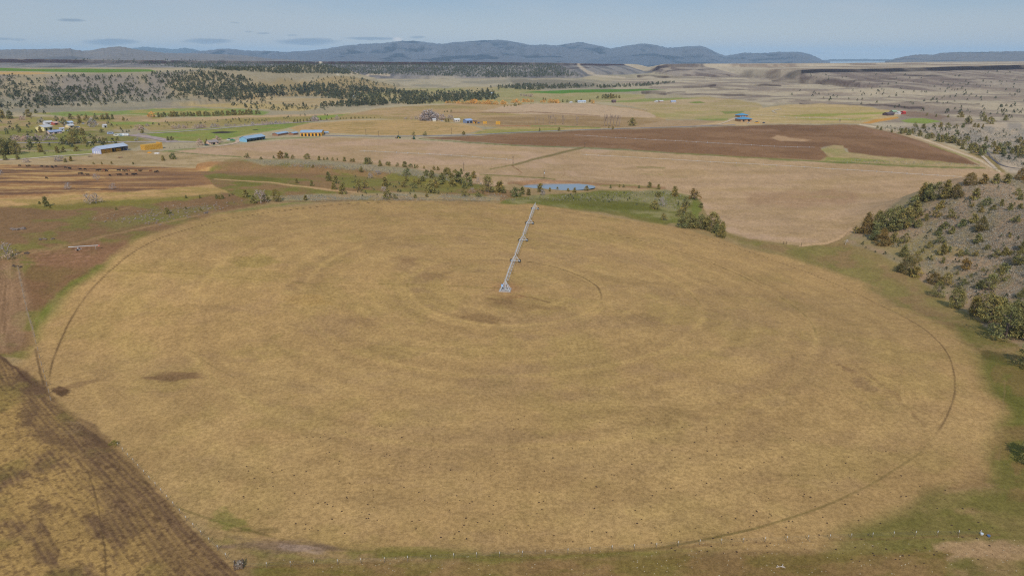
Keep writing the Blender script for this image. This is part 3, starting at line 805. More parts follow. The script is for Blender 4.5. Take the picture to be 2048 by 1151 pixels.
def ground_material():
    m_, t, b = new_mat('ground')
    tint = t.n('ShaderNodeAttribute', attribute_name='tint').outputs['Color']
    pos = t.n('ShaderNodeTexCoord').outputs['Object']
    a = t.noise(pos, 3.2, 4, .72)
    f = t.noise(pos, .85, 4, .68)
    g = t.math('ADD', t.math('MULTIPLY', a, .5), t.math('MULTIPLY', f, .5))
    c_ = t.mix(t.ramp(g, .36, .64), (.70, .68, .65), (1.25, 1.24, 1.21))
    tuft = t.ramp(t.noise(pos, 1.3, 2, .5), .60, .72, 0, .30)
    c_ = t.mix(tuft, c_, (.62, .60, .42))
    o = t.mix(1.0, tint, c_, 'MULTIPLY')
    t.link(o, b.inputs['Base Color'])
    bp = t.n('ShaderNodeBump')
    bp.inputs['Strength'].default_value = .55
    bp.inputs['Distance'].default_value = .18
    t.link(a, bp.inputs['Height'])
    t.link(bp.outputs[0], b.inputs['Normal'])
    b.inputs['Roughness'].default_value = 1.0
    b.inputs['Specular IOR Level'].default_value = .05
    return m_


GROUND = ground_material()
gme = np_mesh('ground', np.stack([GX, GY, GZ], 1), face_grid(nr, na)[:, ::-1], col)
gme.materials.append(GROUND)
ground = bpy.data.objects.new('ground', gme)
C.objects.link(ground)
ground['kind'] = 'structure'
# ------------------------------------------------------------------ distant ranges
def range_mesh(name, sil, Y0, depth, lo, hi, seed, spur_w=900.0, base_v=124.0, spur=0.5, step=2.0, rows=70, tail=0.35):
    u = np.arange(sil[0][0], sil[-1][0] + step, step)
    v = np.interp(u, [a for a, b in sil], [b for a, b in sil])
    v = v - (fbm(u / 5.0, u * 0 + seed, 3, seed) - .5) * 2.0
    t = np.concatenate([np.linspace(0, 1, rows), 1 + np.linspace(.03, tail, 12)])
    T, U = np.meshgrid(t, u, indexing='ij')
    Vt = np.broadcast_to(v, T.shape)
    Yc = Y0 + (fbm(U / 60, U * 0 + 5, 3, seed + 1) - .5) * depth * .3
    Y = Yc - depth * (1 - T)
    Xc = xray(U, Vt, Yc)
    X = Xc * Y / Yc
    zc = zray(Vt, Yc)
    zb = np.minimum(zray(base_v, Y0 - depth) - 15, zc - 5)
    n = fbm(X / spur_w + T * .8, Y / (spur_w * 3.2), 4, seed + 2, .55)
    ridge = 1 - np.abs(2 * n - 1) * 1.6
    tt = np.clip(T, 0, 1)
    prof = tt ** 1.0 + spur * (ridge - .45) * np.sin(np.pi * np.clip(tt * .97 + .0, 0, 1)) ** .8
    prof = np.where(T <= 1, np.clip(prof, -.05, .985 + .015 * tt), 1 - (T - 1) * 1.2)
    prof = np.where(T == 1, 1, np.minimum(prof, .6 + .4 * tt))
    Z = zb + (zc - zb) * prof
    cap = HC + (zc - HC) * Y / Yc - np.abs(zc - zb) * .10 * np.maximum(1 - T, 0)
    Z = np.where(T < 1, np.minimum(Z, cap), Z)
    co = np.stack([X, Y, Z], -1).reshape(-1, 3)
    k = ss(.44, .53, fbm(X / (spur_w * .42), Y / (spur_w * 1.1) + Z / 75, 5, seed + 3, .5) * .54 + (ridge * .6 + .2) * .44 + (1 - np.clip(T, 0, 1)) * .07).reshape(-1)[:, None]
    cc_ = np.array(lo) * (1 - k) + np.array(hi) * k  # ridges lighter, ravines darker: relief shading put into colour, mixed with forest patches
    me = np_mesh(name, co, face_grid(len(t), len(u), False), cc_)
    me.materials.append(RANGE)
    o = bpy.data.objects.new(name, me)
    C.objects.link(o)
    o['kind'] = 'structure'
    return o


m_, t, b = new_mat('range_rock')
tint = t.n('ShaderNodeAttribute', attribute_name='tint').outputs['Color']
pos = t.n('ShaderNodeTexCoord').outputs['Object']
nz = t.ramp(t.noise(pos, .012, 4, .65), .36, .64)
t.link(t.mix(1.0, tint, t.mix(nz, (.86, .86, .86), (1.12, 1.12, 1.11)), 'MULTIPLY'), b.inputs['Base Color'])
b.inputs['Roughness'].default_value = 1.0
RANGE = m_
MAIN = [(360, 110), (380, 105), (420, 100), (455, 97), (490, 101), (530, 102), (570, 104), (610, 102), (650, 98), (680, 93), (720, 88), (770, 86), (800, 82), (830, 82), (860, 85), (882, 88), (905, 85), (950, 81.5), (1000, 80), (1030, 84), (1060, 90), (1090, 89), (1112, 91), (1150, 85), (1165, 84.5), (1190, 90), (1222, 97), (1250, 92),
        (1285, 87), (1310, 90), (1335, 96), (1370, 93), (1400, 91.5), (1412, 95), (1430, 104), (1448, 111), (1464, 110), (1490, 105), (1520, 107), (1560, 104), (1600, 104), (1622, 109), (1645, 120), (1660, 124)]
range_mesh('mountains', MAIN, 14500, 4200, (.008, .018, .045), (.115, .118, .145), 401, 700, 128, .85)  # some of the haze's blue is put into the mountains' own colours
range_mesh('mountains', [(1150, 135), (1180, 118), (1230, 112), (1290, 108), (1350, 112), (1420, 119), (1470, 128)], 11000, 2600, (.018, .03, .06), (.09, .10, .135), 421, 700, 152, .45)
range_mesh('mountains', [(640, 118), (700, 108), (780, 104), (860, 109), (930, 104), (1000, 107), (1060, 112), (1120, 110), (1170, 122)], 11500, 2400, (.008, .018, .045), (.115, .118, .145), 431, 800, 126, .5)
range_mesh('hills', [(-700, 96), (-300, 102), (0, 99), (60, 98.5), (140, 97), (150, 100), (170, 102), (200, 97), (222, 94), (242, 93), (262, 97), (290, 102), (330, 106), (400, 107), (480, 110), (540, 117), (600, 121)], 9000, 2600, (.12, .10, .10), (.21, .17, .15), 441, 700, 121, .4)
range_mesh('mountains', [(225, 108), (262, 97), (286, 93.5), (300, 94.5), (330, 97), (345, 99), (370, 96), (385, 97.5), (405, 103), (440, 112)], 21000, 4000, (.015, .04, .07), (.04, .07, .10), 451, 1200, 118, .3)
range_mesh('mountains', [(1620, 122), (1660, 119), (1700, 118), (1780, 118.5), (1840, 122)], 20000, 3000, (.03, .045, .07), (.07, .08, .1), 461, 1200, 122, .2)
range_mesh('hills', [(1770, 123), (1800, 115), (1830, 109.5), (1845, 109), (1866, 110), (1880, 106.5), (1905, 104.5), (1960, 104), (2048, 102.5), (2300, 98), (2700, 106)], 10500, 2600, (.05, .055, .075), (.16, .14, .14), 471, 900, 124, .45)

# ------------------------------------------------------------------ air
hz = bpy.data.meshes.new('haze')
X0, X1, Y0_, Y1_, Z0, Z1 = -42000, 42000, -42000, 42000, -620, 450
vs = [(x, y, z) for z in (Z0, Z1) for x, y in ((X0, Y0_), (X1, Y0_), (X1, Y1_), (X0, Y1_))]
hz.from_pydata(vs, [], [(3, 2, 1, 0), (4, 5, 6, 7), (0, 1, 5, 4), (1, 2, 6, 5), (2, 3, 7, 6), (3, 0, 4, 7)])
mh = bpy.data.materials.new('haze')
mh.use_nodes = True
mh.node_tree.nodes.clear()
th_ = NT(mh.node_tree)
pv = th_.n('ShaderNodeVolumePrincipled')
pv.inputs['Color'].default_value = (0.53, 0.75, 0.98, 1)
pv.inputs['Density'].default_value = SIGMA
pv.inputs['Anisotropy'].default_value = -0.2
th_.link(pv.outputs[0], th_.n('ShaderNodeOutputMaterial').inputs['Volume'])
hz.materials.append(mh)
haze = bpy.data.objects.new('haze', hz)
C.objects.link(haze)
haze['kind'] = 'stuff'


# ------------------------------------------------------------------ helpers for things
class MB:
    def __init__(self):
        self.v, self.f = [], []

    def add(self, vs, fs):
        k = len(self.v)
        self.v += [tuple(p) for p in vs]
        self.f += [tuple(i + k for i in f) for f in fs]
        return self

    def box(self, c, s, ax=None):
        cx, cy, cz = c
        hx, hy, hz_ = s[0] / 2, s[1] / 2, s[2] / 2
        ca, sa = (1, 0) if ax is None else (math.cos(ax), math.sin(ax))
        vs = []
        for z in (-hz_, hz_):
            for x, y in ((-hx, -hy), (hx, -hy), (hx, hy), (-hx, hy)):
                vs.append((cx + x * ca - y * sa, cy + x * sa + y * ca, cz + z))
        return self.add(vs, [(3, 2, 1, 0), (4, 5, 6, 7), (0, 1, 5, 4), (1, 2, 6, 5), (2, 3, 7, 6), (3, 0, 4, 7)])

    def tube(self, p, q, r0, r1=None, n=6):
        r1 = r0 if r1 is None else r1
        p, q = np.array(p, float), np.array(q, float)
        d = q - p
        d /= max(np.linalg.norm(d), 1e-9)
        a = np.cross(d, (0, 0, 1) if abs(d[2]) < .9 else (1, 0, 0))
        a /= np.linalg.norm(a)
        b_ = np.cross(d, a)
        vs = []
        for c, r in ((p, r0), (q, r1)):
            for i in range(n):
                t_ = 2 * math.pi * i / n
                vs.append(c + (a * math.cos(t_) + b_ * math.sin(t_)) * r)
        fs = [(i, (i + 1) % n, n + (i + 1) % n, n + i) for i in range(n)]
        return self.add(vs, fs + [tuple(range(n))[::-1], tuple(range(n, 2 * n))])

    def blob(self, c, s, seed=0, n=7, m=5, rough=.25):
        rs = random.Random(seed)
        vs = [(c[0], c[1], c[2] - s[2])]
        for j in range(1, m):
            ph = math.pi * j / m
            for i in range(n):
                t_ = 2 * math.pi * i / n
                k = 1 + rs.uniform(-rough, rough)
                vs.append((c[0] + s[0] * k * math.sin(ph) * math.cos(t_), c[1] + s[1] * k * math.sin(ph) * math.sin(t_), c[2] - s[2] * k * math.cos(ph)))
        vs.append((c[0], c[1], c[2] + s[2]))
        fs = [(0, 1 + (i + 1) % n, 1 + i) for i in range(n)]
        for j in range(m - 2):
            a = 1 + j * n
            fs += [(a + i, a + (i + 1) % n, a + n + (i + 1) % n, a + n + i) for i in range(n)]
        a = 1 + (m - 2) * n
        fs += [(a + i, a + (i + 1) % n, len(vs) - 1) for i in range(n)]
        return self.add(vs, fs)

    def mesh(self, name, mat=None, smooth=False):
        me = bpy.data.meshes.new(name)
        me.from_pydata(self.v, [], self.f)
        if mat:
            me.materials.append(mat)
        if smooth:
            me.polygons.foreach_set('use_smooth', np.ones(len(self.f), bool))
        me.update()
        return me

    def build(self, name, mat, parent=None, smooth=False, label=None):
        o = bpy.data.objects.new(name, self.mesh(name, mat, smooth))
        C.objects.link(o)
        o.parent = parent
        if label:
            o['label'] = label
        return o


def tag(o, label, cat, group=None, kind=None):
    o['label'] = label
    o['category'] = cat
    if group:
        o['group'] = group
    if kind:
        o['kind'] = kind
    return o


def empty(name, loc, rz=0.0, scale=1.0):
    o = bpy.data.objects.new(name, None)
    o.empty_display_size = .3
    C.objects.link(o)
    o.location = loc
    o.rotation_euler = (0, 0, rz)
    o.scale = (scale,) * 3
    return o


_mats = {}


def mat(rgb, rough=.8, metal=0.0, var=.25, scale=3.0, dist=None, spec=.3):
    key = (rgb, rough, metal, var, scale, dist)
    if key in _mats:
        return _mats[key]
    m_, t, b = new_mat('paint_%d_%d_%d' % rgb)
    c_ = tuple(float(x) for x in np.minimum(lin(rgb) / LIGHT if dist is None else albedo(rgb, dist), .85))
    n_ = t.noise(t.n('ShaderNodeTexCoord').outputs['Object'], scale, 4, .65)
    k = t.ramp(n_, .35, .65)
    t.link(t.mix(k, tuple(x * (1 - var) for x in c_), tuple(min(x * (1 + var * .5), .9) for x in c_)), b.inputs['Base Color'])
    b.inputs['Roughness'].default_value = rough
    b.inputs['Metallic'].default_value = metal
    b.inputs['Specular IOR Level'].default_value = spec
    _mats[key] = m_
    return m_


GALV = mat((198, 202, 206), .45, .0, .12, 1.5)
TYRE = mat((38, 36, 36), .9, 0, .2)
WOOD = mat((118, 98, 80), .9, 0, .35, 4)
DARKWOOD = mat((80, 66, 56), .9, 0, .3, 4)
STRAW = mat((206, 158, 62), .95, 0, .4, 1.6)
STONE = mat((150, 138, 124), .95, 0, .35, 1.2)
BLUEROOF = mat((146, 168, 188), .45, 0, .10, .3)
TURQ = mat((84, 142, 178), .45, 0, .10, .3)
GREYROOF = mat((178, 186, 200), .5, 0, .12, .3)
WHITE = mat((190, 188, 186), .6, 0, .1)
GLASS = mat((60, 70, 84), .15, 0, .1, 1, None, .6)
DARK = mat((44, 40, 40), .8, 0, .2)


def ordinal(n):
    ones = 'zeroth first second third fourth fifth sixth seventh eighth ninth tenth eleventh twelfth thirteenth fourteenth fifteenth sixteenth seventeenth eighteenth nineteenth'.split()
    tens = {2: 'twent', 3: 'thirt', 4: 'fort', 5: 'fift', 6: 'sixt', 7: 'sevent', 8: 'eight', 9: 'ninet'}
    if n < 20:
        return ones[n]
    if n % 10 == 0:
        return tens[n // 10] + 'ieth'
    return tens[n // 10] + 'y-' + ones[n % 10]


# ------------------------------------------------------------------ leaves and trees
def foliage_mat(name, rgb, spread=.35, dist=None):
    m_, t, b = new_mat(name)
    tint = t.n('ShaderNodeAttribute', attribute_name='tint').outputs['Color']
    rnd = t.n('ShaderNodeObjectInfo').outputs['Random']
    c_ = tuple(float(x) for x in lin(rgb))
    warm = (c_[0] * 1.22, c_[1] * 1.06, c_[2] * .9)
    cool = (c_[0] * .82, c_[1] * .94, c_[2] * 1.05)
    base = t.mix(rnd, cool, warm)
    t.link(t.mix(1.0, base, tint, 'MULTIPLY'), b.inputs['Base Color'])
    b.inputs['Roughness'].default_value = .85
    b.inputs['Specular IOR Level'].default_value = .1
    return m_


def leaf_mesh(name, P, size, tints, mat_, g):
    n = len(P)
    a = g.normal(size=(n, 3))
    a /= np.linalg.norm(a, axis=1)[:, None]
    b_ = g.normal(size=(n, 3))
    b_ -= a * (a * b_).sum(1)[:, None]
    b_ /= np.linalg.norm(b_, axis=1)[:, None]
    s = (size * g.uniform(.6, 1.3, n))[:, None]
    co = np.stack([P + a * s, P - .5 * a * s + .8 * b_ * s, P - .5 * a * s - .8 * b_ * s], 1).reshape(-1, 3)
    me = np_mesh(name, co, np.arange(3 * n).reshape(-1, 3), np.repeat(tints, 3, 0), False)
    me.materials.append(mat_)
    return me


def crown_points(g, n_clump, per, rmax, shape, low=.04, tight=.085):
    """clumps of foliage through a crown of unit height"""
    P, T = [], []
    ph = g.uniform(0, 6.28, 4)
    lean = g.uniform(-.06, .06, 2)
    for i in range(n_clump):
        t_ = low + (1 - low) * g.uniform() ** 1.15
        th_ = g.uniform(0, 6.283)
        if shape == 'cone':
            r = (1 - t_) ** .75 * min(1, .55 + 3 * t_)
        elif shape == 'round':
            r = math.sin(math.pi * min(1, .16 + .84 * t_)) ** .6
        else:
            r = (1 - t_) ** .45 * min(1, .45 + 1.6 * t_)
        r *= rmax * (1 + .26 * math.sin(2 * th_ + ph[0] + 3 * t_) + .2 * math.sin(3 * th_ + ph[1] - 5 * t_))
        r *= g.uniform(.35, 1.0) ** .45
        c = np.array([r * math.cos(th_) + lean[0] * t_, r * math.sin(th_) + lean[1] * t_, t_ * (.93 + .07 * math.sin(th_ + ph[2]))])
        k = g.normal(size=(per, 3)) * np.array([tight, tight, tight * .8])
        P.append(c + k)
        v_ = g.uniform(.62, 1.5)
        hue = g.uniform(-.12, .12)
        T.append(np.repeat(np.array([[v_ * (1 + hue), v_, v_ * (1 - hue)]]), per, 0))
    P = np.concatenate(P)
    P[:, 2] = np.abs(P[:, 2])
    return P, np.concatenate(T)


def trunk_mesh(name, g, h, r, limbs, mat_):
    mb = MB()
    pts = [np.array([0, 0, -.06])]
    for i in range(4):
        pts.append(pts[-1] + np.array([g.uniform(-.02, .02), g.uniform(-.02, .02), (h + .06) / 4]))
    for i in range(4):
        mb.tube(pts[i], pts[i + 1], r * (1 - i * .2), r * (1 - (i + 1) * .2), 6)
    for i in range(limbs):
        p = pts[1 + i % 3]
        a = g.uniform(0, 6.28)
        q = p + np.array([math.cos(a) * .2, math.sin(a) * .2, g.uniform(.08, .2)])
        mb.tube(p, q, r * .45, r * .15, 4)
    return mb.mesh(name, mat_)


BARK = mat((120, 104, 92), .95, 0, .3, 6)
GREYBARK = mat((150, 132, 120), .95, 0, .25, 6)
JUN = foliage_mat('juniper_leaves', (136, 126, 74))
WOODM = foliage_mat('woodland_leaves', (92, 90, 62))
JUNB = foliage_mat('juniper_brown_leaves', (128, 108, 62))
SAGEM = foliage_mat('grey_brush_leaves', (164, 154, 138))
WILL = foliage_mat('orange_twigs', (216, 168, 92))
TWIG = foliage_mat('bare_twigs', (176, 156, 146))
g = np.random.default_rng(5)
VARIANTS = []
for i, (shape, rm) in enumerate((('cone', .36), ('cone', .42), ('full', .38), ('full', .44), ('round', .46), ('cone', .30), ('full', .36), ('round', .42))):
    for big in (0, 1):
        P, T = crown_points(g, 150 if big else 62, 26 if big else 15, rm, shape, tight=.052 if big else .07)
        me = leaf_mesh('crown', P, .026 if big else .058, T, JUN, g)
        VARIANTS.append((shape, big, me, trunk_mesh('trunk', g, .75, .035, 5, BARK)))
for i in range(3):
    for big in (0, 1):
        P, T = crown_points(g, 74 if big else 34, 24 if big else 13, .40 + .05 * i, 'full', low=.16, tight=.05 if big else .062)
        VARIANTS.append(('open', big, leaf_mesh('crown', P, .027 if big else .056, T, JUN, g), trunk_mesh('trunk', g, .8, .038, 9, BARK)))
BROWNV = [(s, b_, None, t_) for s, b_, m0, t_ in VARIANTS]
for k_, (s, b_, m0, t_) in enumerate(VARIANTS):
    m2 = m0.copy()
    m2.materials.clear()
    m2.materials.append(JUNB)
    BROWNV[k_] = (s, b_, m2, t_)


def bare_meshes(g, spread=.5, levels=4, mat_b=None, upright=.35):
    tr, br = MB(), MB()
    tr.tube((0, 0, -.05), (0, 0, .22), .035, .028, 6)

    def grow(p, d, L, r, lv):
        q = p + d * L
        (tr if lv == 0 else br).tube(p, q, r, r * .6, 4 if lv < 2 else 3)
        if lv >= levels:
            return
        for _ in range(3 if lv else 4):
            a = g.normal(size=3)
            nd = d + a * spread
            nd[2] += upright * .4
            nd /= np.linalg.norm(nd)
            grow(p + d * L * g.uniform(.55, 1.0), nd, L * g.uniform(.62, .82), r * .58, lv + 1)
    for _ in range(3):
        a = g.uniform(0, 6.28)
        d = np.array([math.cos(a) * .5, math.sin(a) * .5, 1])
        grow(np.array([0, 0, .18]), d / np.linalg.norm(d), .24, .02, 1)
    mx = max(v_[2] for v_ in br.v)
    br.v = [tuple(np.array(v_) / mx) for v_ in br.v]
    return br.mesh('branches', mat_b), tr.mesh('trunk', mat_b)


PALEBARK = mat((162, 150, 144), .95, 0, .2, 6)
GREYTWIG = foliage_mat('grey_twigs', (158, 146, 140))


def twiggy(g):
    P, T = crown_points(g, 46, 11, .5, 'round', low=.2, tight=.075)
    br, tr = bare_meshes(g, .5, 2, PALEBARK)
    return leaf_mesh('crown', P, .034, T, GREYTWIG, g), tr, br


BAREV = [twiggy(g) for _ in range(3)]
POPV = [bare_meshes(g, .26, 4, GREYBARK, .9) for _ in range(3)]
WILLV = []
for i in range(4):
    P, T = crown_points(g, 60, 14, .52, 'round', tight=.07)
    WILLV.append((leaf_mesh('crown', P, .055, T, WILL, g), trunk_mesh('trunk', g, .6, .03, 6, BARK)))
BRUSHV = []
for i in range(3):
    P, T = crown_points(g, 50, 12, .5, 'round', low=.02, tight=.08)
    BRUSHV.append((leaf_mesh('crown', P, .05, T, TWIG, g), trunk_mesh('trunk', g, .5, .02, 6, GREYBARK)))


def child(name, me, root):
    o = bpy.data.objects.new(name, me)
    C.objects.link(o)
    o.parent = root
    return o


def plant_tree(name, p, h, meshes, names, wid=1.0):
    root = empty(name, (p[0], p[1], p[2] - .03 * h), random.uniform(0, 6.28))
    root.scale = (h * wid, h * wid, h)
    for me, nm in zip(meshes, names):
        child(nm, me, root)
    return root


SIZE = ('small', 'mid-sized', 'tall')
counter = {}


def plant_set(kind, spots, off, scale, place, anchor, group, hfac=1.0, rev=False, adj=None):
    """spots: (x, base y, height) in pixels of an enlarged view of the photo; one labelled thing each"""
    S = [(off[0] + x / scale, off[1] + y / scale, h / scale * hfac) for x, y, h in spots]
    S.sort(key=lambda s: -s[0] if rev else s[0])
    pts = W([s[0] for s in S], [s[1] for s in S])
    hs = sorted(s[2] for s in S)
    for i, (s, p) in enumerate(zip(S, pts)):
        h = s[2] * depth_of(p) / FPX * 1.04
        k = 0 if s[2] < hs[len(hs) // 3] else (1 if s[2] < hs[2 * len(hs) // 3] else 2)
        num = ordinal(i + 1)
        if kind in ('juniper', 'brown_juniper'):
            big = s[2] > 24
            pool = [v_ for v_ in (VARIANTS if kind == 'juniper' else BROWNV) if bool(v_[1]) == big]
            sh, _, cm, tm = random.choice(pool)
            o = plant_tree('juniper_tree', p, h, (cm, tm), ('crown', 'trunk'), random.uniform(.9, 1.2))
            form = {'cone': 'conical', 'full': 'full-crowned', 'round': 'rounded', 'open': 'open-crowned'}[sh]
            lab, cat = ('%s %s juniper %s, %s from the %s' % (SIZE[k], form, place, num, anchor) if kind == 'juniper' else '%s rusty brown juniper %s, %s from the %s' % (SIZE[k], place, num, anchor)), 'juniper tree'
        elif kind == 'bare':
            cm, tm, bm_ = random.choice(BAREV)
            o = plant_tree('bare_tree', p, h, (cm, tm, bm_), ('crown', 'trunk', 'branches'), random.uniform(.9, 1.2))
            lab, cat = '%s bare grey tree %s, %s from the %s' % (SIZE[k], place, num, anchor), 'bare tree'
        elif kind == 'poplar':
            cm, tm = random.choice(POPV)
            o = plant_tree('poplar_tree', p, h, (cm, tm), ('branches', 'trunk'), random.uniform(.5, .7))
            lab, cat = '%s bare poplar %s, %s from the %s' % (SIZE[k], place, num, anchor), 'poplar tree'
        elif kind == 'willow':
            cm, tm = random.choice(WILLV)
            o = plant_tree('willow_tree', p, h, (cm, tm), ('crown', 'trunk'), random.uniform(1.0, 1.5))
            lab, cat = '%s orange-twigged willow %s, %s from the %s' % (SIZE[k], place, num, anchor), 'willow tree'
        elif kind == 'brush':
            cm, tm = random.choice(BRUSHV)
            o = plant_tree('brush_tree', p, h, (cm, tm), ('crown', 'trunk'), random.uniform(.9, 1.3))
            lab, cat = '%s bare brown tree %s, %s from the %s' % (SIZE[k], place, num, anchor), 'tree'
        else:
            pool = [v_ for v_ in VARIANTS if not v_[1]]
            sh, _, cm, tm = random.choice(pool)
            o = plant_tree('windbreak_tree', p, h, (cm, tm), ('crown', 'trunk'), random.uniform(.8, 1.1))
            lab, cat = '%s dark evergreen %s, %s from the %s' % (SIZE[k], place, num, anchor), 'evergreen tree'
        tag(o, lab, cat, group)


# the brushy hill east of the circle
HILL = [(205, 450, 50), (330, 490, 100), (345, 400, 100), (415, 430, 140), (470, 420, 150), (515, 415, 150), (450, 510, 70), (520, 515, 70), (590, 275, 70), (640, 230, 110), (600, 345, 110), (680, 235, 110), (740, 220, 115), (800, 220, 120), (1120, 120, 60), (1195, 120, 60), (985, 225, 70), (1060, 265, 50),
        (965, 280, 35), (1025, 275, 30), (1030, 310, 35), (1105, 295, 35), (1160, 270, 45), (1215, 300, 50), (1285, 290, 40), (1270, 200, 45), (1285, 230, 40), (760, 290, 60), (730, 345, 60), (830, 355, 70), (665, 365, 45), (575, 410, 55), (610, 410, 55), (745, 460, 50), (790, 415, 45), (835, 450, 50),
        (900, 405, 55), (980, 380, 60), (1250, 380, 60), (1005, 510, 60), (755, 515, 65), (685, 545, 45), (640, 575, 30), (775, 585, 70), (820, 570, 40), (520, 600, 80), (600, 640, 80), (600, 735, 70), (740, 865, 110), (790, 790, 90), (865, 935, 140), (865, 720, 30), (910, 785, 40), (980, 985, 130),
        (1085, 1015, 180), (1150, 1010, 150), (1130, 770, 120), (1075, 815, 110), (1020, 815, 60), (1125, 605, 60), (1185, 595, 55), (985, 600, 45), (890, 600, 40), (930, 590, 40), (1290, 650, 110), (1220, 590, 30), (1070, 555, 35), (1190, 1140, 230), (1260, 1110, 210), (1300, 1150, 160), (1250, 960, 80), (1300, 870, 80), (1215, 475, 30), (695, 620, 30), (775, 645, 40), (1310, 560, 90), (1040, 700, 30), (960, 740, 30), (1180, 700, 60)]
plant_set('juniper', HILL, (1650, 330), 3.289, 'on the brushy hill', 'gully track', 'junipers on the brushy hill')
plant_set('brown_juniper', [(270, 445, 130), (385, 525, 110), (860, 215, 90), (950, 130, 80), (1045, 125, 65), (1290, 100, 80), (1025, 435, 95), (530, 705, 110), (720, 780, 80), (925, 685, 70), (1325, 120, 70), (660, 232, 60)], (1650, 330), 3.289, 'among others on the brushy hill', 'gully track', 'brown junipers on the brushy hill')
plant_set('juniper', [(2070, 925, 62), (2075, 740, 70)], (0, 0), 1, 'on the green strip under the hill', 'fence gate', 'junipers below the brushy hill')
# knoll behind the circle
KN = [(40, 395, 22), (143, 385, 20), (248, 385, 45), (293, 390, 35), (408, 392, 42), (505, 400, 32), (545, 400, 20), (572, 398, 20), (612, 405, 28), (650, 402, 20), (708, 410, 35), (758, 414, 28), (780, 414, 28), (880, 430, 52), (905, 432, 52), (840, 497, 48), (993, 448, 45), (1065, 445, 30), (1050, 440, 28), (1130, 452, 35), (1188, 455, 45), (1235, 460, 30), (1270, 465, 30), (1290, 465, 30), (1345, 470, 25), (1425, 480, 35),
      (1455, 482, 30), (583, 567, 70), (640, 582, 60), (457, 460, 22), (325, 585, 40), (447, 605, 45), (625, 635, 60), (690, 670, 75), (823, 640, 70), (870, 625, 65), (825, 580, 30), (1035, 607, 70), (1205, 522, 60), (1365, 525, 50), (1408, 540, 60), (1490, 580, 70), (1520, 520, 60), (1545, 505, 40), (1600, 540, 60), (1617, 575, 80), (1640, 510, 40), (1690, 560, 60), (1740, 545, 55), (1305, 590, 40), (1333, 570, 45), (1270, 625, 40),
      (1180, 615, 45), (1205, 570, 45), (1398, 660, 90), (1435, 620, 70), (1575, 610, 55), (1670, 625, 60), (1715, 610, 70), (1860, 655, 140), (1945, 655, 90), (1980, 665, 50), (1672, 690, 60), (1780, 695, 50), (1050, 710, 85), (1115, 710, 40), (1365, 695, 35), (1275, 705, 35), (165, 730, 105), (75, 730, 80), (395, 720, 40), (1265, 580, 30), (1490, 540, 40), (1560, 545, 45)]
plant_set('juniper', KN, (512, 220), 4, 'on the knoll behind the circle', 'cattle pasture', 'junipers on the knoll')
plant_set('brown_juniper', [(197, 388, 55)], (512, 220), 4, 'on the crest of the knoll', 'cattle pasture', 'brown juniper on the knoll')
plant_set('bare', [(973, 520, 40), (917, 545, 45), (1025, 665, 55), (1730, 660, 40), (1775, 575, 35), (40, 745, 110)], (512, 220), 4, 'among the junipers of the knoll', 'cattle pasture', 'bare trees on the knoll')
# pond and bank
plant_set('juniper', [(28, 690, 75), (82, 675, 60), (225, 655, 70), (303, 650, 30), (365, 640, 25), (450, 650, 25), (500, 660, 40), (595, 645, 40), (787, 625, 28), (860, 618, 25), (895, 620, 25), (1015, 625, 25), (1100, 620, 45), (1170, 632, 42), (1170, 695, 45), (1303, 688, 75), (1510, 780, 38), (1140, 790, 60), (1395, 760, 70)], (1024, 220), 4, 'on the bank below the pond', 'knoll end', 'junipers along the pond bank')
plant_set('brown_juniper', [(133, 680, 50), (1460, 718, 90)], (1024, 220), 4, 'by the green pond bank', 'knoll end', 'brown junipers by the pond bank')
plant_set('bare', [(245, 680, 45), (1205, 770, 70)], (1024, 220), 4, 'on the pond bank', 'knoll end', 'bare trees on the pond bank')
plant_set('juniper', [(115, 410, 60), (265, 470, 120), (320, 470, 130), (270, 350, 90), (415, 480, 120), (500, 495, 150), (580, 550, 130), (300, 300, 60), (345, 475, 90), (455, 480, 90), (545, 520, 80), (235, 380, 60)], (1300, 340), 4.096, 'in the clump at the bank corner', 'pond', 'junipers in the corner clump')
# western farmland
plant_set('juniper', [(250, 300, 70), (30, 360, 140), (140, 355, 110), (90, 350, 110), (45, 300, 80), (327, 335, 65), (145, 395, 40), (45, 400, 40), (460, 345, 55), (510, 335, 40), (360, 355, 25), (615, 330, 45), (568, 410, 40), (525, 418, 32), (590, 270, 110), (500, 275, 50), (680, 268, 60), (760, 265, 55), (835, 268, 50), (940, 245, 35), (620, 195, 60), (660, 200, 60), (1375, 245, 35), (1345, 245, 30), (1975, 385, 42), (1307, 405, 40), (1382, 392, 50),
                      (750, 435, 22), (815, 435, 20), (893, 430, 20), (1065, 435, 20), (325, 180, 45), (155, 180, 45), (815, 180, 30), (1140, 185, 30), (990, 85, 30), (760, 75, 30), (825, 75, 40), (860, 70, 45), (900, 75, 40), (690, 85, 50), (570, 75, 45), (455, 85, 40), (230, 55, 60), (80, 70, 60), (25, 65, 60), (285, 25, 30)], (0, 220), 4, 'around the western farmstead', 'farm road end', 'junipers around the farmstead')
plant_set('brush', [(210, 420, 40), (120, 245, 45), (160, 245, 45), (200, 245, 45), (240, 245, 45), (300, 245, 50), (340, 245, 40), (400, 240, 45), (440, 240, 35), (745, 135, 65), (1110, 160, 45), (1095, 245, 25), (1180, 130, 25), (1600, 280, 50), (1745, 260, 50), (480, 410, 50), (180, 80, 40), (330, 100, 36)], (0, 220), 4, 'around the western farmstead', 'farm road end', 'bare trees around the farmstead')
plant_set('windbreak', [(515, 120, 60), (640, 105, 64), (1653, 275, 45)], (0, 220), 4, 'by the farmstead houses', 'farm road end', 'dark evergreens by the farmstead')
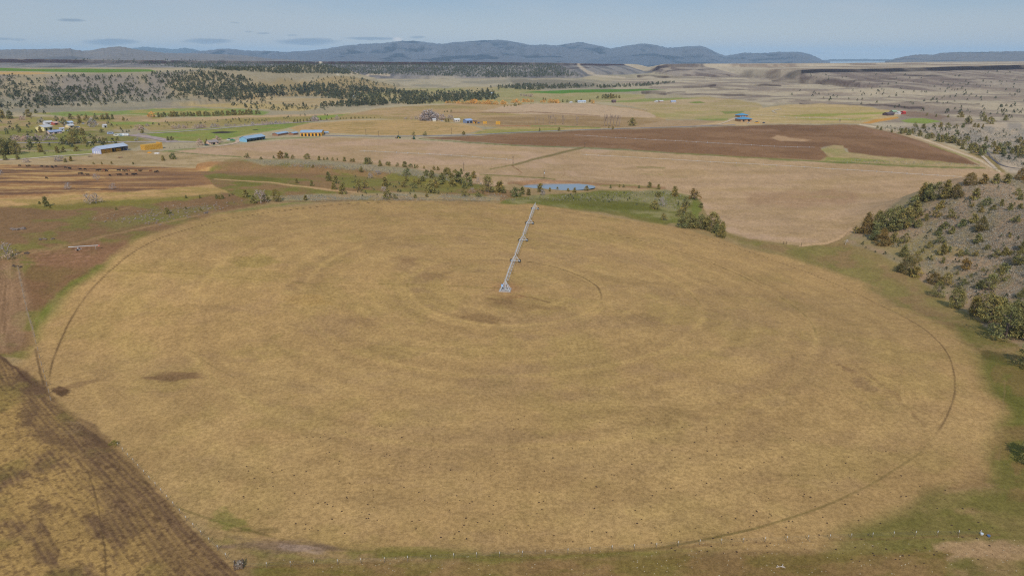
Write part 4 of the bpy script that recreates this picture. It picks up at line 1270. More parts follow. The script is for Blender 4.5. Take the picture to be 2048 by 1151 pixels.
plant_set('bare', [(715, 750, 80), (770, 745, 80), (775, 558, 50), (545, 632, 50), (905, 635, 50), (5, 520, 40)], (0, 220), 4, 'in the striped cattle pasture', 'farmstead end', 'bare trees in the pasture')
plant_set('juniper', [(370, 770, 75), (1968, 697, 60), (2030, 745, 60), (1490, 705, 25), (1600, 705, 25), (1735, 710, 35), (1780, 710, 35), (1755, 710, 30), (1835, 690, 18), (1860, 680, 20), (1600, 800, 20)], (0, 220), 4, 'along the pasture edge above the circle', 'pasture corner', 'junipers along the pasture edge')
plant_set('bare', [(16, 518, 32)], (0, 0), 1, 'alone by the worn brown track', 'fence end', 'lone bare tree by the track')
plant_set('juniper', [(1490, 192, 22), (1613, 208, 16), (1340, 230, 50), (400, 185, 22), (930, 200, 24), (315, 150, 22)], (0, 370), 4, 'on the brown slope by the circle', 'worn track', 'small junipers on the brown slope')
# windbreak rows
plant_set('windbreak', [(90 + i * 33 + random.uniform(-9, 9), 278 - i * .8 if i < 18 else 264 - (i - 18) * 1.2, random.uniform(36, 58)) for i in range(32)], (300, 180), 5.12, 'in the windbreak above the olive field', 'farmstead end', 'evergreens in the windbreak row')
plant_set('willow', [(20, 278, 55)], (300, 180), 5.12, 'at the end of the windbreak', 'farmstead', 'golden willow at the windbreak')
plant_set('brush', [(235, 395, 34), (265, 398, 30), (300, 392, 40), (345, 392, 38), (375, 390, 28), (470, 395, 40), (500, 392, 44), (530, 388, 42), (560, 385, 36), (640, 385, 38), (670, 380, 36), (700, 378, 28), (780, 370, 28), (820, 368, 24), (870, 365, 22), (930, 362, 14), (970, 362, 20), (1050, 360, 36), (1100, 358, 24), (1160, 355, 36), (1200, 352, 36), (1240, 350, 32), (1290, 346, 34), (1330, 344, 30), (1375, 340, 30), (1415, 338, 22)], (300, 180), 5.12, 'along the farm road', 'farmstead end', 'roadside trees')
plant_set('windbreak', [(1480, 332, 34), (1510, 330, 30), (1540, 328, 32), (1575, 326, 30), (1610, 322, 30), (1640, 318, 34), (1750, 312, 28), (1810, 308, 24), (1860, 300, 20), (1950, 300, 18), (1980, 298, 18), (2010, 296, 16), (2060, 296, 22), (2100, 294, 22), (2140, 292, 20), (2180, 290, 18), (2220, 290, 16), (2260, 290, 14), (2300, 288, 14), (2360, 288, 10)], (300, 180), 5.12, 'along the round stubble field', 'farmstead end', 'evergreens by the stubble field')
plant_set('brush', [(1690, 318, 66), (1675, 318, 48), (1710, 316, 40), (1915, 304, 44), (1100, 300, 10)], (300, 180), 5.12, 'rising from the stubble hedge', 'farmstead end', 'bare trees in the hedge')
# central homestead
plant_set('brush', [(120, 290, 60), (155, 295, 90), (180, 298, 110), (205, 298, 105), (230, 296, 95), (250, 292, 60), (300, 290, 55), (320, 290, 50), (395, 288, 50), (60, 285, 32), (10, 285, 24), (-40, 285, 24)], (820, 180), 4.876, 'in the central homestead grove', 'stubble field', 'bare trees in the homestead grove')
plant_set('windbreak', [(350, 312, 34), (375, 310, 32), (35, 450, 46), (145, 448, 46), (522, 438, 38), (1265, 402, 32), (1455, 398, 34), (1980, 385, 30), (1940, 372, 20), (335, 218, 16), (362, 215, 16), (403, 212, 18), (920, 166, 20), (950, 160, 14), (985, 158, 14)], (820, 180), 4.876, 'near the homestead and grey road', 'stubble field', 'evergreens by the grey road')
plant_set('windbreak', [(960, 765, 58)], (1024, 60), 4, 'leaning alone above the tilled field', 'grey road', 'lone evergreen above the tilled field')
plant_set('poplar', [(190, 745, 60), (215, 748, 45), (250, 750, 55), (300, 752, 75), (320, 750, 80), (345, 755, 60), (400, 755, 80), (410, 757, 60), (520, 765, 80), (740, 770, 100), (765, 772, 90), (785, 770, 105), (810, 770, 95), (835, 770, 100), (860, 772, 90)], (1024, 60), 4, 'in the row above the tilled field', 'central homestead', 'poplars above the tilled field')
plant_set('willow', [(355, 130, 22), (385, 128, 24), (430, 130, 24), (470, 132, 26), (510, 134, 32), (560, 136, 30), (600, 132, 40), (630, 134, 44), (680, 136, 30), (720, 138, 34), (760, 138, 40), (800, 140, 42), (840, 142, 36), (900, 138, 40), (920, 142, 34), (1000, 126, 30), (1040, 122, 34), (1070, 142, 22), (1110, 118, 32), (1150, 118, 30), (1190, 118, 24), (1280, 122, 20), (1310, 122, 26), (1370, 124, 34), (1400, 126, 36), (1440, 126, 34), (1780, 132, 36)], (820, 180), 4.876, 'in the orange row across the valley', 'grove', 'willows across the valley')
plant_set('windbreak', [(1300, 100, 26), (1320, 102, 24), (1490, 120, 30), (1535, 122, 26), (1620, 118, 24), (1670, 110, 24), (1755, 118, 30), (1830, 84, 30), (1880, 82, 40), (1905, 84, 44), (1930, 84, 40), (1955, 84, 48), (1980, 82, 40), (2010, 80, 36), (2040, 80, 30), (1020, 158, 26), (1035, 156, 22), (1060, 152, 20), (1180, 138, 10), (1200, 138, 10)], (820, 180), 4.876, 'by the white valley farmhouse', 'orange willows', 'evergreens by the valley farmhouse')
plant_set('brush', [(1085, 58, 24), (1110, 62, 26), (1135, 62, 24), (1165, 66, 30), (1185, 66, 34)], (820, 180), 4.876, 'under the bright green strip', 'willow row', 'bare trees under the green strip')
# eastern flats
plant_set('juniper', [(875, 150, 25), (905, 160, 25), (990, 180, 25), (1065, 190, 45), (1095, 185, 45), (1130, 200, 45), (1150, 190, 40), (1210, 210, 50), (1275, 230, 45), (1305, 225, 40), (1355, 250, 55), (1385, 255, 60), (1420, 250, 60), (1460, 265, 60), (1500, 270, 60), (1520, 285, 45), (1560, 290, 60), (1610, 325, 60), (1650, 310, 50), (1665, 340, 50), (1700, 345, 60), (1720, 345, 70), (1700, 365, 50), (1735, 300, 40), (1740, 250, 40),
                      (1800, 300, 50), (1830, 350, 60), (1850, 320, 60), (1880, 355, 60), (1920, 300, 45), (1950, 350, 50), (1985, 340, 60), (2000, 380, 70), (2030, 360, 70), (2040, 300, 60), (2010, 260, 45), (1905, 285, 30), (1590, 250, 40), (1510, 195, 35), (1180, 140, 40), (1240, 150, 40), (1330, 140, 30), (1380, 140, 40), (1440, 145, 40), (1500, 145, 35), (1560, 140, 35), (1650, 135, 30), (1680, 140, 30), (1720, 135, 25), (1640, 345, 50), (1480, 262, 46), (1555, 312, 44)], (1536, 220), 4, 'on flats beside the tilled field', 'red-roofed farmyard', 'junipers on the eastern flats')
plant_set('windbreak', [(1270, 45, 22), (1345, 55, 22), (1440, 60, 22), (1540, 60, 44), (1605, 112, 66), (1590, 110, 50), (1720, 82, 66), (1735, 90, 40), (1780, 112, 54), (1900, 85, 44)], (1536, 220), 4, 'on the pale range beyond the flats', 'red-roofed farmyard', 'large trees on the pale range')
plant_set('poplar', [(480, 105, 22), (568, 108, 40), (575, 108, 38), (695, 105, 24), (735, 110, 18)], (1536, 220), 4, 'along the far tilled field edge', 'blue-roofed houses', 'bare trees behind the tilled field')


# ------------------------------------------------------------------ uncountable plants
def scatter(poly, n, seed):
    g_ = np.random.default_rng(seed)
    us, vs = [a for a, b in poly], [b for a, b in poly]
    out = np.zeros((0, 2))
    while len(out) < n:
        c = np.stack([g_.uniform(min(us), max(us), n * 3), g_.uniform(min(vs), max(vs), n * 3)], 1)
        _, ins = seg_dist(c[:, 0], c[:, 1], poly, True)
        keep = ins & (fbm(c[:, 0] / 30, c[:, 1] / 10, 3, seed) + g_.uniform(-.42, .42, len(c)) > .47)
        out = np.concatenate([out, c[keep]])
    out = out[:n]
    return W(out[:, 0], out[:, 1])


def mass(name, sets, faces, mat_, seed, aspect=.5):
    g_ = np.random.default_rng(seed)
    Ps, Ss, Ts = [], [], []
    for poly, n, h0, h1, sd in sets:
        p = scatter(poly, n, sd)
        h = g_.uniform(h0, h1, n)
        t_ = g_.uniform(0.05, 1, (n, faces)) ** .9
        a = g_.uniform(0, 6.283, (n, faces))
        r = (1 - t_) ** .6 * aspect * h[:, None] * g_.uniform(.3, 1, (n, faces)) ** .5
        q = np.stack([p[:, 0, None] + r * np.cos(a), p[:, 1, None] + r * np.sin(a), p[:, 2, None] + t_ * h[:, None] * .95], -1)
        v_ = g_.uniform(.65, 1.35, (n, 1)) * g_.uniform(.8, 1.2, (n, faces))
        hue = g_.uniform(-.12, .12, (n, 1)) + 0 * v_
        Ps.append(q.reshape(-1, 3))
        Ss.append(np.repeat(h * .21, faces))
        Ts.append(np.stack([v_ * (1 + hue), v_, v_ * (1 - hue)], -1).reshape(-1, 3))
    me = leaf_mesh(name, np.concatenate(Ps), np.concatenate(Ss), np.concatenate(Ts), mat_, g_)
    o = bpy.data.objects.new(name, me)
    C.objects.link(o)
    o['kind'] = 'stuff'
    return o


mass('juniper_woodland', [
    ([(-40, 152), (270, 151), (400, 143), (480, 152), (560, 180), (560, 198), (470, 212), (380, 200), (300, 204), (100, 216), (-40, 222)], 1000, 3.5, 8, 501),
    ([(300, 147), (400, 142), (480, 152), (545, 178), (520, 198), (430, 200), (350, 182)], 950, 4, 8, 502),
    ([(0, 180), (260, 170), (300, 190), (200, 205), (0, 212)], 260, 5, 9, 503),
    ([(490, 182), (620, 170), (760, 178), (910, 195), (860, 204), (700, 200), (520, 189)], 900, 6, 11, 504),
    ([(560, 160), (700, 154), (800, 172), (640, 174)], 110, 4, 8, 505),
    ([(640, 213), (720, 204), (830, 202), (890, 197), (905, 206), (760, 211), (650, 216)], 260, 6, 11, 506),
    ([(880, 190), (980, 184), (1005, 197), (900, 206)], 190, 6, 13, 507),
    ([(740, 184), (1000, 181), (1000, 188), (860, 199)], 70, 5, 9, 508),
    ([(560, 205), (640, 212), (660, 220), (560, 222), (440, 212)], 90, 3, 7, 509),
    ([(980, 176), (1030, 172), (1140, 170), (1200, 174), (1060, 181)], 240, 6, 11, 510),
    ([(1190, 173), (1290, 168), (1360, 164), (1300, 172), (1200, 177)], 150, 5, 9, 511),
    ([(200, 123), (640, 125.5), (1110, 127.5), (1165, 152), (1000, 155.5), (880, 152), (700, 149), (560, 146), (300, 132)], 2400, 4.5, 8.5, 512),
    ([(620, 127), (1110, 129), (1160, 152), (1000, 155), (880, 152), (720, 148)], 3000, 4.5, 8.5, 513),
    ([(250, 124), (640, 126), (710, 148), (560, 147), (400, 138)], 1900, 4.5, 8.5, 521),
    ([(-20, 222), (120, 226), (250, 234), (330, 262), (230, 268), (250, 292), (-20, 306)], 120, 2.5, 6, 522),
    ([(280, 246), (520, 236), (700, 227), (700, 231), (520, 244), (300, 258)], 60, 1.5, 4, 523),
    ([(150, 119.2), (330, 120.6), (520, 121.8), (520, 122.6), (330, 121.6), (150, 120.2)], 46, 6, 11, 514),
    ([(1540, 185), (2060, 160), (2060, 240), (1850, 226), (1700, 208)], 150, 3.5, 6.5, 515),
    ([(1600, 150), (2060, 140), (2060, 180), (1700, 175)], 50, 4, 8, 516),
    ([(1750, 255), (1850, 253), (2060, 258), (2060, 335), (1990, 310), (1900, 280)], 150, 2, 4.5, 517),
    ([(640, 350), (940, 366), (1000, 392), (700, 392)], 70, .8, 2.2, 518),
    ([(1010, 393), (1330, 382), (1380, 420), (1230, 410)], 60, .7, 1.8, 519),
    ([(1700, 490), (1860, 380), (2060, 360), (2060, 680), (1900, 580)], 200, .8, 2.2, 520)], 22, WOODM, 601)
mass('sagebrush', [
    ([(1720, 470), (1850, 380), (2060, 352), (2060, 690), (2000, 640), (1880, 560), (1800, 500)], 9000, .4, 1.05, 531),
    ([(1870, 376), (2060, 352), (2060, 560), (1880, 480)], 5000, .4, 1.05, 532),
    ([(2050, 352), (2420, 335), (2420, 700), (2050, 680)], 5000, .4, 1.05, 540),
    ([(500, 320), (740, 330), (900, 352), (990, 374), (860, 360), (720, 342), (540, 332)], 1500, .5, 1.2, 533),
    ([(540, 392), (1000, 388), (1040, 402), (560, 402)], 1300, .4, 1.1, 534),
    ([(1020, 398), (1180, 386), (1340, 381), (1385, 400), (1370, 430), (1300, 405), (1100, 402)], 1500, .4, 1.0, 535),
    ([(1740, 256), (1850, 254), (2060, 258), (2060, 340), (2000, 325), (1900, 285)], 4200, .8, 1.9, 536),
    ([(-20, 190), (250, 196), (420, 200), (330, 214), (-20, 224)], 900, 1, 2, 537),
    ([(160, 440), (380, 405), (440, 410), (330, 440)], 260, .4, .9, 538),
    ([(1640, 325), (1960, 334), (1960, 330), (1700, 318)], 300, .6, 1.4, 539)], 9, SAGEM, 602, .8)


def lumps(name, poly, n, s0, s1, mat_, seed, flat=.4):
    p = scatter(poly, n, seed)
    mb = MB()
    for i, q in enumerate(p):
        s = random.uniform(s0, s1)
        mb.blob((q[0], q[1], q[2] + s * flat * .4), (s, s * random.uniform(.6, 1), s * flat), i, 5, 4, .3)
    o = mb.build(name, mat_)
    o['kind'] = 'stuff'


lumps('dung_litter', [(360, 960), (700, 840), (1300, 820), (1800, 900), (2040, 1090), (1900, 1140), (1200, 1090), (560, 1060)], 420, .12, .26, mat((66, 50, 40), .95), 541)
lumps('pale_stones_litter', [(480, 1122), (900, 1105), (1500, 1080), (2040, 1070), (2040, 1150), (700, 1150)], 260, .06, .16, mat((176, 160, 130), .95), 542, .6)
lumps('stone_litter', [(200, 445), (330, 420), (430, 405), (500, 395), (440, 420), (320, 450)], 130, .3, .8, mat((140, 122, 110), .95), 543, .5)

# ------------------------------------------------------------------ pond
def water_obj():
    mb = MB()
    n_ = 64
    ring_ = []
    for i in range(n_):
        a = 2 * math.pi * i / n_
        ring_.append((POND[0] + POND[2] * 1.25 * math.cos(a), POND[1] + POND[3] * 1.25 * math.sin(a), POND[4]))
    mb.add(ring_, [tuple(range(n_))])
    m_, t, b = new_mat('pond_water')
    b.inputs['Base Color'].default_value = (.26, .285, .30, 1)
    b.inputs['Roughness'].default_value = .08
    b.inputs['Specular IOR Level'].default_value = .5
    b.inputs['IOR'].default_value = 1.33
    bp = t.n('ShaderNodeBump')
    bp.inputs['Strength'].default_value = .12
    bp.inputs['Distance'].default_value = .1
    t.link(t.noise(t.n('ShaderNodeTexCoord').outputs['Object'], 1.2, 3), bp.inputs['Height'])
    t.link(bp.outputs[0], b.inputs['Normal'])
    o = mb.build('water', m_)
    o['kind'] = 'structure'


water_obj()


# ------------------------------------------------------------------ roads
def road(name, pts, width, rgb, seed=0, lift=.06):
    n_ = 0
    P = []
    for (u0, v0), (u1, v1) in zip(pts, pts[1:]):
        k = max(2, int(math.hypot(u1 - u0, (v1 - v0) * 3) / 8))
        for i in range(k):
            P.append((u0 + (u1 - u0) * i / k, v0 + (v1 - v0) * i / k))
    P.append(pts[-1])
    q = W([a for a, b in P], [b for a, b in P])[:, :2]
    for _ in range(2):
        q[1:-1] = (q[:-2] + 2 * q[1:-1] + q[2:]) / 4
    tg = np.gradient(q, axis=0)
    tg /= np.linalg.norm(tg, axis=1)[:, None]
    nrm = np.stack([-tg[:, 1], tg[:, 0]], 1)
    rows_ = []
    for off in (-.5, -.2, .2, .5):
        c = q + nrm * width * off
        z = terrain(c[:, 0], c[:, 1]) + lift + np.hypot(c[:, 0], c[:, 1]) * 2.5e-4
        rows_.append(np.stack([c[:, 0], c[:, 1], z], 1))
    co = np.stack(rows_, 1).reshape(-1, 3)
    me = np_mesh(name, co, face_grid(len(q), 4, False))
    me.materials.append(mat(rgb, .95, 0, .2, .15))
    o = bpy.data.objects.new(name, me)
    C.objects.link(o)
    o['kind'] = 'structure'


road('road', [(640, 271), (760, 273), (832, 272.3), (940, 270.5), (1024, 265.5), (1130, 261), (1240, 257.5), (1360, 254), (1470, 249.8)], 7, (150, 140, 138))
road('road', [(275, 268), (350, 264), (420, 259), (512, 250.5), (580, 246.5), (660, 240.5)], 7, (176, 160, 150))
road('road', [(-40, 286), (100, 285.5), (230, 284), (330, 284.5), (400, 284)], 6, (172, 156, 150))
road('road', [(262, 270), (300, 274), (345, 283)], 14, (168, 146, 138))
road('dirt_road', [(-60, 322), (50, 318), (110, 312.5), (185, 308)], 6, (200, 178, 156))
road('dirt_road', [(2048, 338), (2020, 335.5), (2000, 330), (1985, 318), (1972, 303), (1968, 295)], 2.4, (92, 84, 88))
road('dirt_road', [(1992, 338), (1975, 322), (1958, 306), (1930, 298)], 3.2, (190, 168, 142))
road('dirt_road', [(400, 296), (450, 291), (475, 286), (478, 280)], 5, (196, 166, 140))
road('dirt_road', [(1400, 250.5), (1440, 249), (1460, 241), (1472, 236)], 5, (196, 170, 138))
road('dirt_road', [(1552, 226), (1540, 222), (1562, 218)], 4, (190, 170, 140))
# ------------------------------------------------------------------ centre pivot machine
def centre_pivot():
    p0 = W1(1010.5, 580)
    p4 = W1(1070, 419)
    d = (p4 - p0)[:2]
    L = float(np.linalg.norm(d))
    ang = math.atan2(d[1], d[0])
    root = empty('irrigation_pivot', tuple(p0), ang)
    tag(root, 'long white centre-pivot irrigation machine on wheeled towers across the circular field', 'irrigation machine')
    ex = np.array([math.cos(ang), math.sin(ang)])

    def gz(x):
        q = p0[:2] + ex * x
        return float(terrain(q[0], q[1])) - float(p0[2])
    N = 4
    s = L / N
    HP = 3.7
    # pyramid
    mb = MB()
    b_ = 2.2
    for sx in (-1, 1):
        for sy in (-1, 1):
            mb.tube((sx * b_, sy * b_, .1), (sx * .3, sy * .3, HP + .3), .11, .09, 6)
    for z, k in ((.9, 1.75), (2.1, 1.15), (3.1, .65)):
        for (x0, y0, x1, y1) in ((-k, -k, k, -k), (k, -k, k, k), (k, k, -k, k), (-k, k, -k, -k)):
            mb.tube((x0, y0, z), (x1, y1, z), .06, None, 5)
    for sx in (-1, 1):
        mb.tube((sx * b_, -b_, .2), (sx * 1.15, 1.15, 2.1), .045, None, 4)
        mb.tube((-b_, sx * b_, .2), (1.15, sx * 1.15, 2.1), .045, None, 4)
    piv = mb.build('pivot_frame', GALV, root)
    MB().box((0, 0, .08), (5.2, 5.2, .36)).build('concrete_pad', mat((168, 158, 148), .95, 0, .2, .8), root)
    MB().tube((0, 0, .2), (0, 0, HP + .7), .16, None, 8).build('riser_pipe', GALV, root)
    cb = MB().box((-1.1, 1.2, 2.5), (.55, .9, 1.1)).build('control_box', mat((120, 170, 225), .4, 0, .05), root)
    MB().box((-1.4, 1.2, 2.5), (.05, .6, .7)).build('door', mat((170, 200, 232), .4, 0, .05), cb)

    def pipe_z(k, t_):
        a, c = gz(k * s), gz((k + 1) * s)
        return a + (c - a) * t_ + HP + 1.0 * math.sin(math.pi * t_)
    for k in range(N):
        sp_ = empty('span', (0, 0, 0))
        sp_.parent = root
        mp, mt, ms, hs_ = MB(), MB(), MB(), MB()
        n_ = 9
        pts = [(k * s + s * i / n_, 0, pipe_z(k, i / n_)) for i in range(n_ + 1)]
        for i in range(n_):
            mp.tube(pts[i], pts[i + 1], .11, None, 8)
        low = []
        for i in range(1, n_):
            x, _, z = pts[i]
            t_ = i / n_
            dz = 1.15 * math.sin(math.pi * t_) ** .6 + .25
            a, c = (x, -.85, z - dz), (x, .85, z - dz)
            low.append((a, c))
            ms.tube((x, 0, z), a, .05, None, 4)
            ms.tube((x, 0, z), c, .05, None, 4)
            ms.tube(a, c, .05, None, 4)
        for sd in (0, 1):
            chain = [pts[0]] + [q[sd] for q in low] + [pts[-1]]
            for a, c in zip(chain, chain[1:]):
                mt.tube(a, c, .038, None, 4)
            for i in range(len(low)):
                ms.tube(low[i][sd], pts[i + 2] if i + 2 <= n_ else pts[-1], .032, None, 4)
        for i in range(1, n_):
            x, _, z = pts[i]
            g0 = gz(x)
            hs_.tube((x + 1.2, .9, z - .1), (x + 1.2, .9, g0 + 1.6), .025, None, 4)
            hs_.tube((x + 1.2, 0, z + .12), (x + 1.2, .9, z - .1), .025, None, 4)
        mp.build('pipe', GALV, sp_)
        mt.build('truss_rod', GALV, sp_)
        ms.build('truss_bracing', GALV, sp_)
        hs_.build('drop_hose', mat((150, 150, 150), .7), sp_)
    for k in range(1, N + 1):
        x = k * s
        z0 = gz(x)
        tw = empty('drive_tower', (x, 0, z0))
        tw.parent = root
        f = MB()
        for sy in (-1, 1):
            f.tube((0, sy * 2.05, .75), (0, sy * .12, HP), .1, .08, 6)
            f.tube((0, sy * 2.05, .75), (-1.5, sy * .3, HP - .25), .05, None, 5)
        f.tube((0, -2.05, .75), (0, 2.05, .75), .12, None, 6)
        f.tube((0, -1.1, 2.2), (0, 1.1, 2.2), .06, None, 5)
        f.box((-.2, 0, HP + .35), (.35, .35, .5))
        f.box((.05, .2, .95), (.4, .6, .4))
        f.build('tower_frame', GALV, tw)
        for sy in (-1, 1):
            w_ = MB()
            nseg = 18
            ro, ri, hw = .80, .40, .24
            vs_, fs_ = [], []
            for i in range(nseg):
                a = 2 * math.pi * i / nseg
                for (r, xx) in ((ri, -hw), (ro, -hw * .9), (ro, hw * .9), (ri, hw)):
                    vs_.append((.28 + xx, sy * 2.05 + r * math.cos(a), .74 + r * math.sin(a)))
            for i in range(nseg):
                j = (i + 1) % nseg
                for q in range(4):
                    fs_.append((i * 4 + q, i * 4 + (q + 1) % 4, j * 4 + (q + 1) % 4, j * 4 + q))
            w_.add(vs_, fs_)
            w_.build('wheel', TYRE, tw)
            rim = MB().tube((.2, sy * 2.05, .74), (.36, sy * 2.05, .74), .41, None, 14)
            rim.build('wheel_rim', GALV, tw)
    x = N * s
    eb = MB()
    eb.tube((x, 0, gz(x) + HP), (x + 7, 0, gz(x) + HP - .1), .09, .07, 6)
    eb.tube((x, 0, gz(x) + HP + 1.2), (x + 6.5, 0, gz(x) + HP), .02, None, 4)
    eb.tube((x, 0, gz(x) + HP), (x, 0, gz(x) + HP + 1.2), .05, None, 5)
    eb.build('end_boom', GALV, root)


centre_pivot()


# ------------------------------------------------------------------ buildings
def building(name, label, cat, A, B, depth, eave, rise, wallm, roofm, open_front=False, doors=0, windows=0, group=None, hip=False, over=.6, gable_doors=0, shed=False):
    a, b_ = W1(*A), W1(*B)
    d = (b_ - a)[:2]
    L = float(np.linalg.norm(d))
    ang = math.atan2(d[1], d[0])
    mid = (a + b_) / 2
    root = empty(name, (a[0], a[1], min(a[2], b_[2])), ang)
    tag(root, label, cat, group)
    wm = MB()
    lo = -.8
    top = eave + rise
    th = .18
    back = depth

    def slab(x0, y0, x1, y1, z0, z1):
        wm.box(((x0 + x1) / 2, (y0 + y1) / 2, (z0 + z1) / 2), (abs(x1 - x0), abs(y1 - y0), z1 - z0))
    if not open_front:
        slab(0, 0, L, th, lo, eave)
    slab(0, back - th, L, back, lo, eave)
    y0 = 0 if open_front else th
    for x in (0, L - th):
        slab(x, y0, x + th, back - th, lo, eave)
        if not hip and not shed:
            wm.add([(x, 0, eave), (x + th, 0, eave), (x + th, back, eave), (x, back, eave), (x, back / 2, top), (x + th, back / 2, top)],
                   [(0, 1, 5, 4), (2, 3, 4, 5), (0, 4, 3), (1, 2, 5), (0, 3, 2, 1)])
    wm.build('wall', wallm, root)
    r = MB()
    o, tk = over, .22
    if shed:
        za, zb = eave + rise, eave
        r.add([(-o, -o, za), (L + o, -o, za), (L + o, back + o, zb), (-o, back + o, zb), (-o, -o, za + tk), (L + o, -o, za + tk), (L + o, back + o, zb + tk), (-o, back + o, zb + tk)],
              [(3, 2, 1, 0), (4, 5, 6, 7), (0, 1, 5, 4), (1, 2, 6, 5), (2, 3, 7, 6), (3, 0, 4, 7)])
    elif hip:
        q = min(back / 2, L / 2 - .1)
        e = eave
        r.add([(-o, -o, e), (L + o, -o, e), (L + o, back + o, e), (-o, back + o, e), (q, back / 2, top), (L - q, back / 2, top)],
              [(3, 2, 1, 0), (0, 1, 5, 4), (1, 2, 5), (2, 3, 4, 5), (3, 0, 4)])
    else:
        k = rise / (back / 2)
        e = eave - o * k + .02
        t2 = top + .02
        for sgn in (0, 1):
            ye = -o if sgn == 0 else back + o
            vs_ = [(-o, ye, e), (L + o, ye, e), (L + o, back / 2, t2), (-o, back / 2, t2)]
            vs_ += [(x, y, z + tk) for x, y, z in vs_]
            fs_ = [(3, 2, 1, 0), (4, 5, 6, 7), (0, 1, 5, 4), (1, 2, 6, 5), (2, 3, 7, 6), (3, 0, 4, 7)]
            r.add(vs_, fs_ if sgn == 0 else [f[::-1] for f in fs_])
    r.build('roof', roofm, root)
    if open_front:
        n_ = max(3, int(L / 5))
        for i in range(n_ + 1):
            MB().box((min(max(L * i / n_, .25), L - .3), .12, (eave + lo) / 2), (.26, .24, eave - lo - .05)).build('post', WOOD, root)
    for i in range(doors):
        x = L * (i + .5) / doors
        MB().box((x, -.04, eave * .36), (min(3.2, L / doors * .55), .08, eave * .72)).build('door', DARK, root)
    for i in range(windows):
        x = L * (i + .5) / windows + (.9 if doors else 0)
        MB().box((x, -.05, eave * .56), (min(1.6, L / windows * .45), .06, eave * .34)).build('window', GLASS, root)
    for i in range(gable_doors):
        y = depth * (i + 1) / (gable_doors + 1)
        MB().box((-.04, y, 1.3), (.08, 1.2, 2.6)).build('door', mat((236, 236, 240), .6), root)
    return root, L, ang


def stack_of(name, label, root_info, cat, x0, x1, y0, y1, h, tone=STRAW, group=None):
    root, L, ang = root_info
    o = empty(name, root.location, ang)
    tag(o, label, cat, group)
    rs = random.Random(int(x0 * 10))
    x = x0
    k = 0
    while x < x1 - .4:
        w_ = min(2.3, x1 - x)
        hh = h * rs.uniform(.82, 1)
        z = -.3
        mb = MB()
        while z < hh - .3:
            mb.box((x + w_ / 2, (y0 + y1) / 2 + rs.uniform(-.12, .12), z + .58), (w_ - .06, y1 - y0, 1.14))
            z += 1.2
        mb.build('bale_column', tone, o)
        x += w_
    return o


BLUEWALL = mat((168, 176, 206), .55, 0, .08)
hb = building('hay_barn', 'open-fronted hay barn with pale grey roof and lilac gable above the cattle pasture', 'barn', (203, 308), (257, 300.5), 13, 5.2, 2.6, BLUEWALL, GREYROOF, True, gable_doors=3)
stack_of('hay_stack', 'tall golden hay stacked inside the open-fronted barn by its lilac gable', hb, 'hay stack', .8, 15, 1.2, 8, 4.6, group='hay in the barn')
stack_of('hay_stack', 'lower golden hay stacked inside the far half of the open-fronted barn', hb, 'hay stack', 20.5, 27, 2.5, 8, 3.4, group='hay in the barn')
a, b_ = W1(302, 299.5), W1(326, 297)
tmp = empty('hay_stack', tuple((a + b_) / 2))
bpy.data.objects.remove(tmp)
d = (b_ - a)[:2]


class _I:
    pass


hi = _I()
hi.location = tuple(a)
stack_of('hay_stack', 'big golden block of stacked hay standing in the open beside the pale field', (hi, 20, math.atan2(d[1], d[0])), 'hay stack', -6.5, float(np.linalg.norm(d)), 0, 9, 6.2)
YEL = mat((222, 164, 60), .8, 0, .25, 1)
building('long_shed', 'long shed with blue metal roof over a dark open front beside the pale field', 'shed', (494, 284.5), (531, 279), 12, 4.2, 2.4, mat((128, 178, 205), .5, 0, .1), BLUEROOF, True)
building('cattle_barn', 'broad barn with a blue roof above a golden hay-filled front', 'barn', (601, 272.3), (643, 271.8), 18, 4.6, 2.2, YEL, BLUEROOF, False, doors=6)
building('low_shed', 'low blue-roofed shed between the two large blue-roofed barns, the bigger one', 'shed', (556, 272), (577, 268.5), 9, 2.6, 1.2, mat((150, 110, 84)), BLUEROOF)
building('low_shed', 'small blue-roofed lean-to touching the hay-filled barn side', 'shed', (587, 270.5), (597, 269), 8, 2.6, 1.0, mat((150, 110, 84)), BLUEROOF)
building('low_shed', 'small pale blue-roofed shed among scrap past the hay-filled barn', 'shed', (646, 269), (657, 268.3), 6, 2.4, 1.0, mat((150, 140, 130)), BLUEROOF)
building('farm_house', 'small pinkish farmhouse with grey roof between bare trees', 'house', (419, 290), (437, 288), 9, 3.0, 2.0, mat((214, 182, 158)), mat((150, 138, 132)), doors=1, windows=3)
# western farmstead
building('farm_barn', 'yellow-walled barn with a white roof, tallest building of the western farmstead', 'barn', (89, 262), (107, 260), 14, 5.0, 2.6, mat((226, 208, 150), .7), WHITE, doors=2, windows=1)
building('farm_house', 'low long farmhouse with a grey-blue roof in front of the yellow barn', 'house', (100, 268.5), (124, 266.5), 11, 2.8, 1.8, mat((206, 180, 170)), mat((146, 158, 184)), doors=1, windows=4)
building('mobile_home', 'white boxy mobile home beside the grey-blue farmhouse roof', 'mobile home', (121, 263.5), (129.5, 263), 6, 4.2, .6, WHITE, mat((206, 208, 222)), windows=1)
building('farm_house', 'white house behind the yellow-walled barn', 'house', (91, 249), (106, 248), 11, 2.8, 2.0, mat((206, 210, 220)), WHITE, windows=2)
building('farm_shed', 'dull red shed beside the white farmstead house', 'shed', (109, 250), (117, 249.3), 8, 3.0, 1.6, mat((170, 84, 76)), mat((196, 160, 150)), doors=1)
building('farm_house', 'pale blue-roofed house behind the tall dark evergreens of the farmstead', 'house', (135, 249), (147, 248.3), 10, 2.8, 1.6, mat((200, 204, 214)), mat((180, 196, 214)), windows=2)
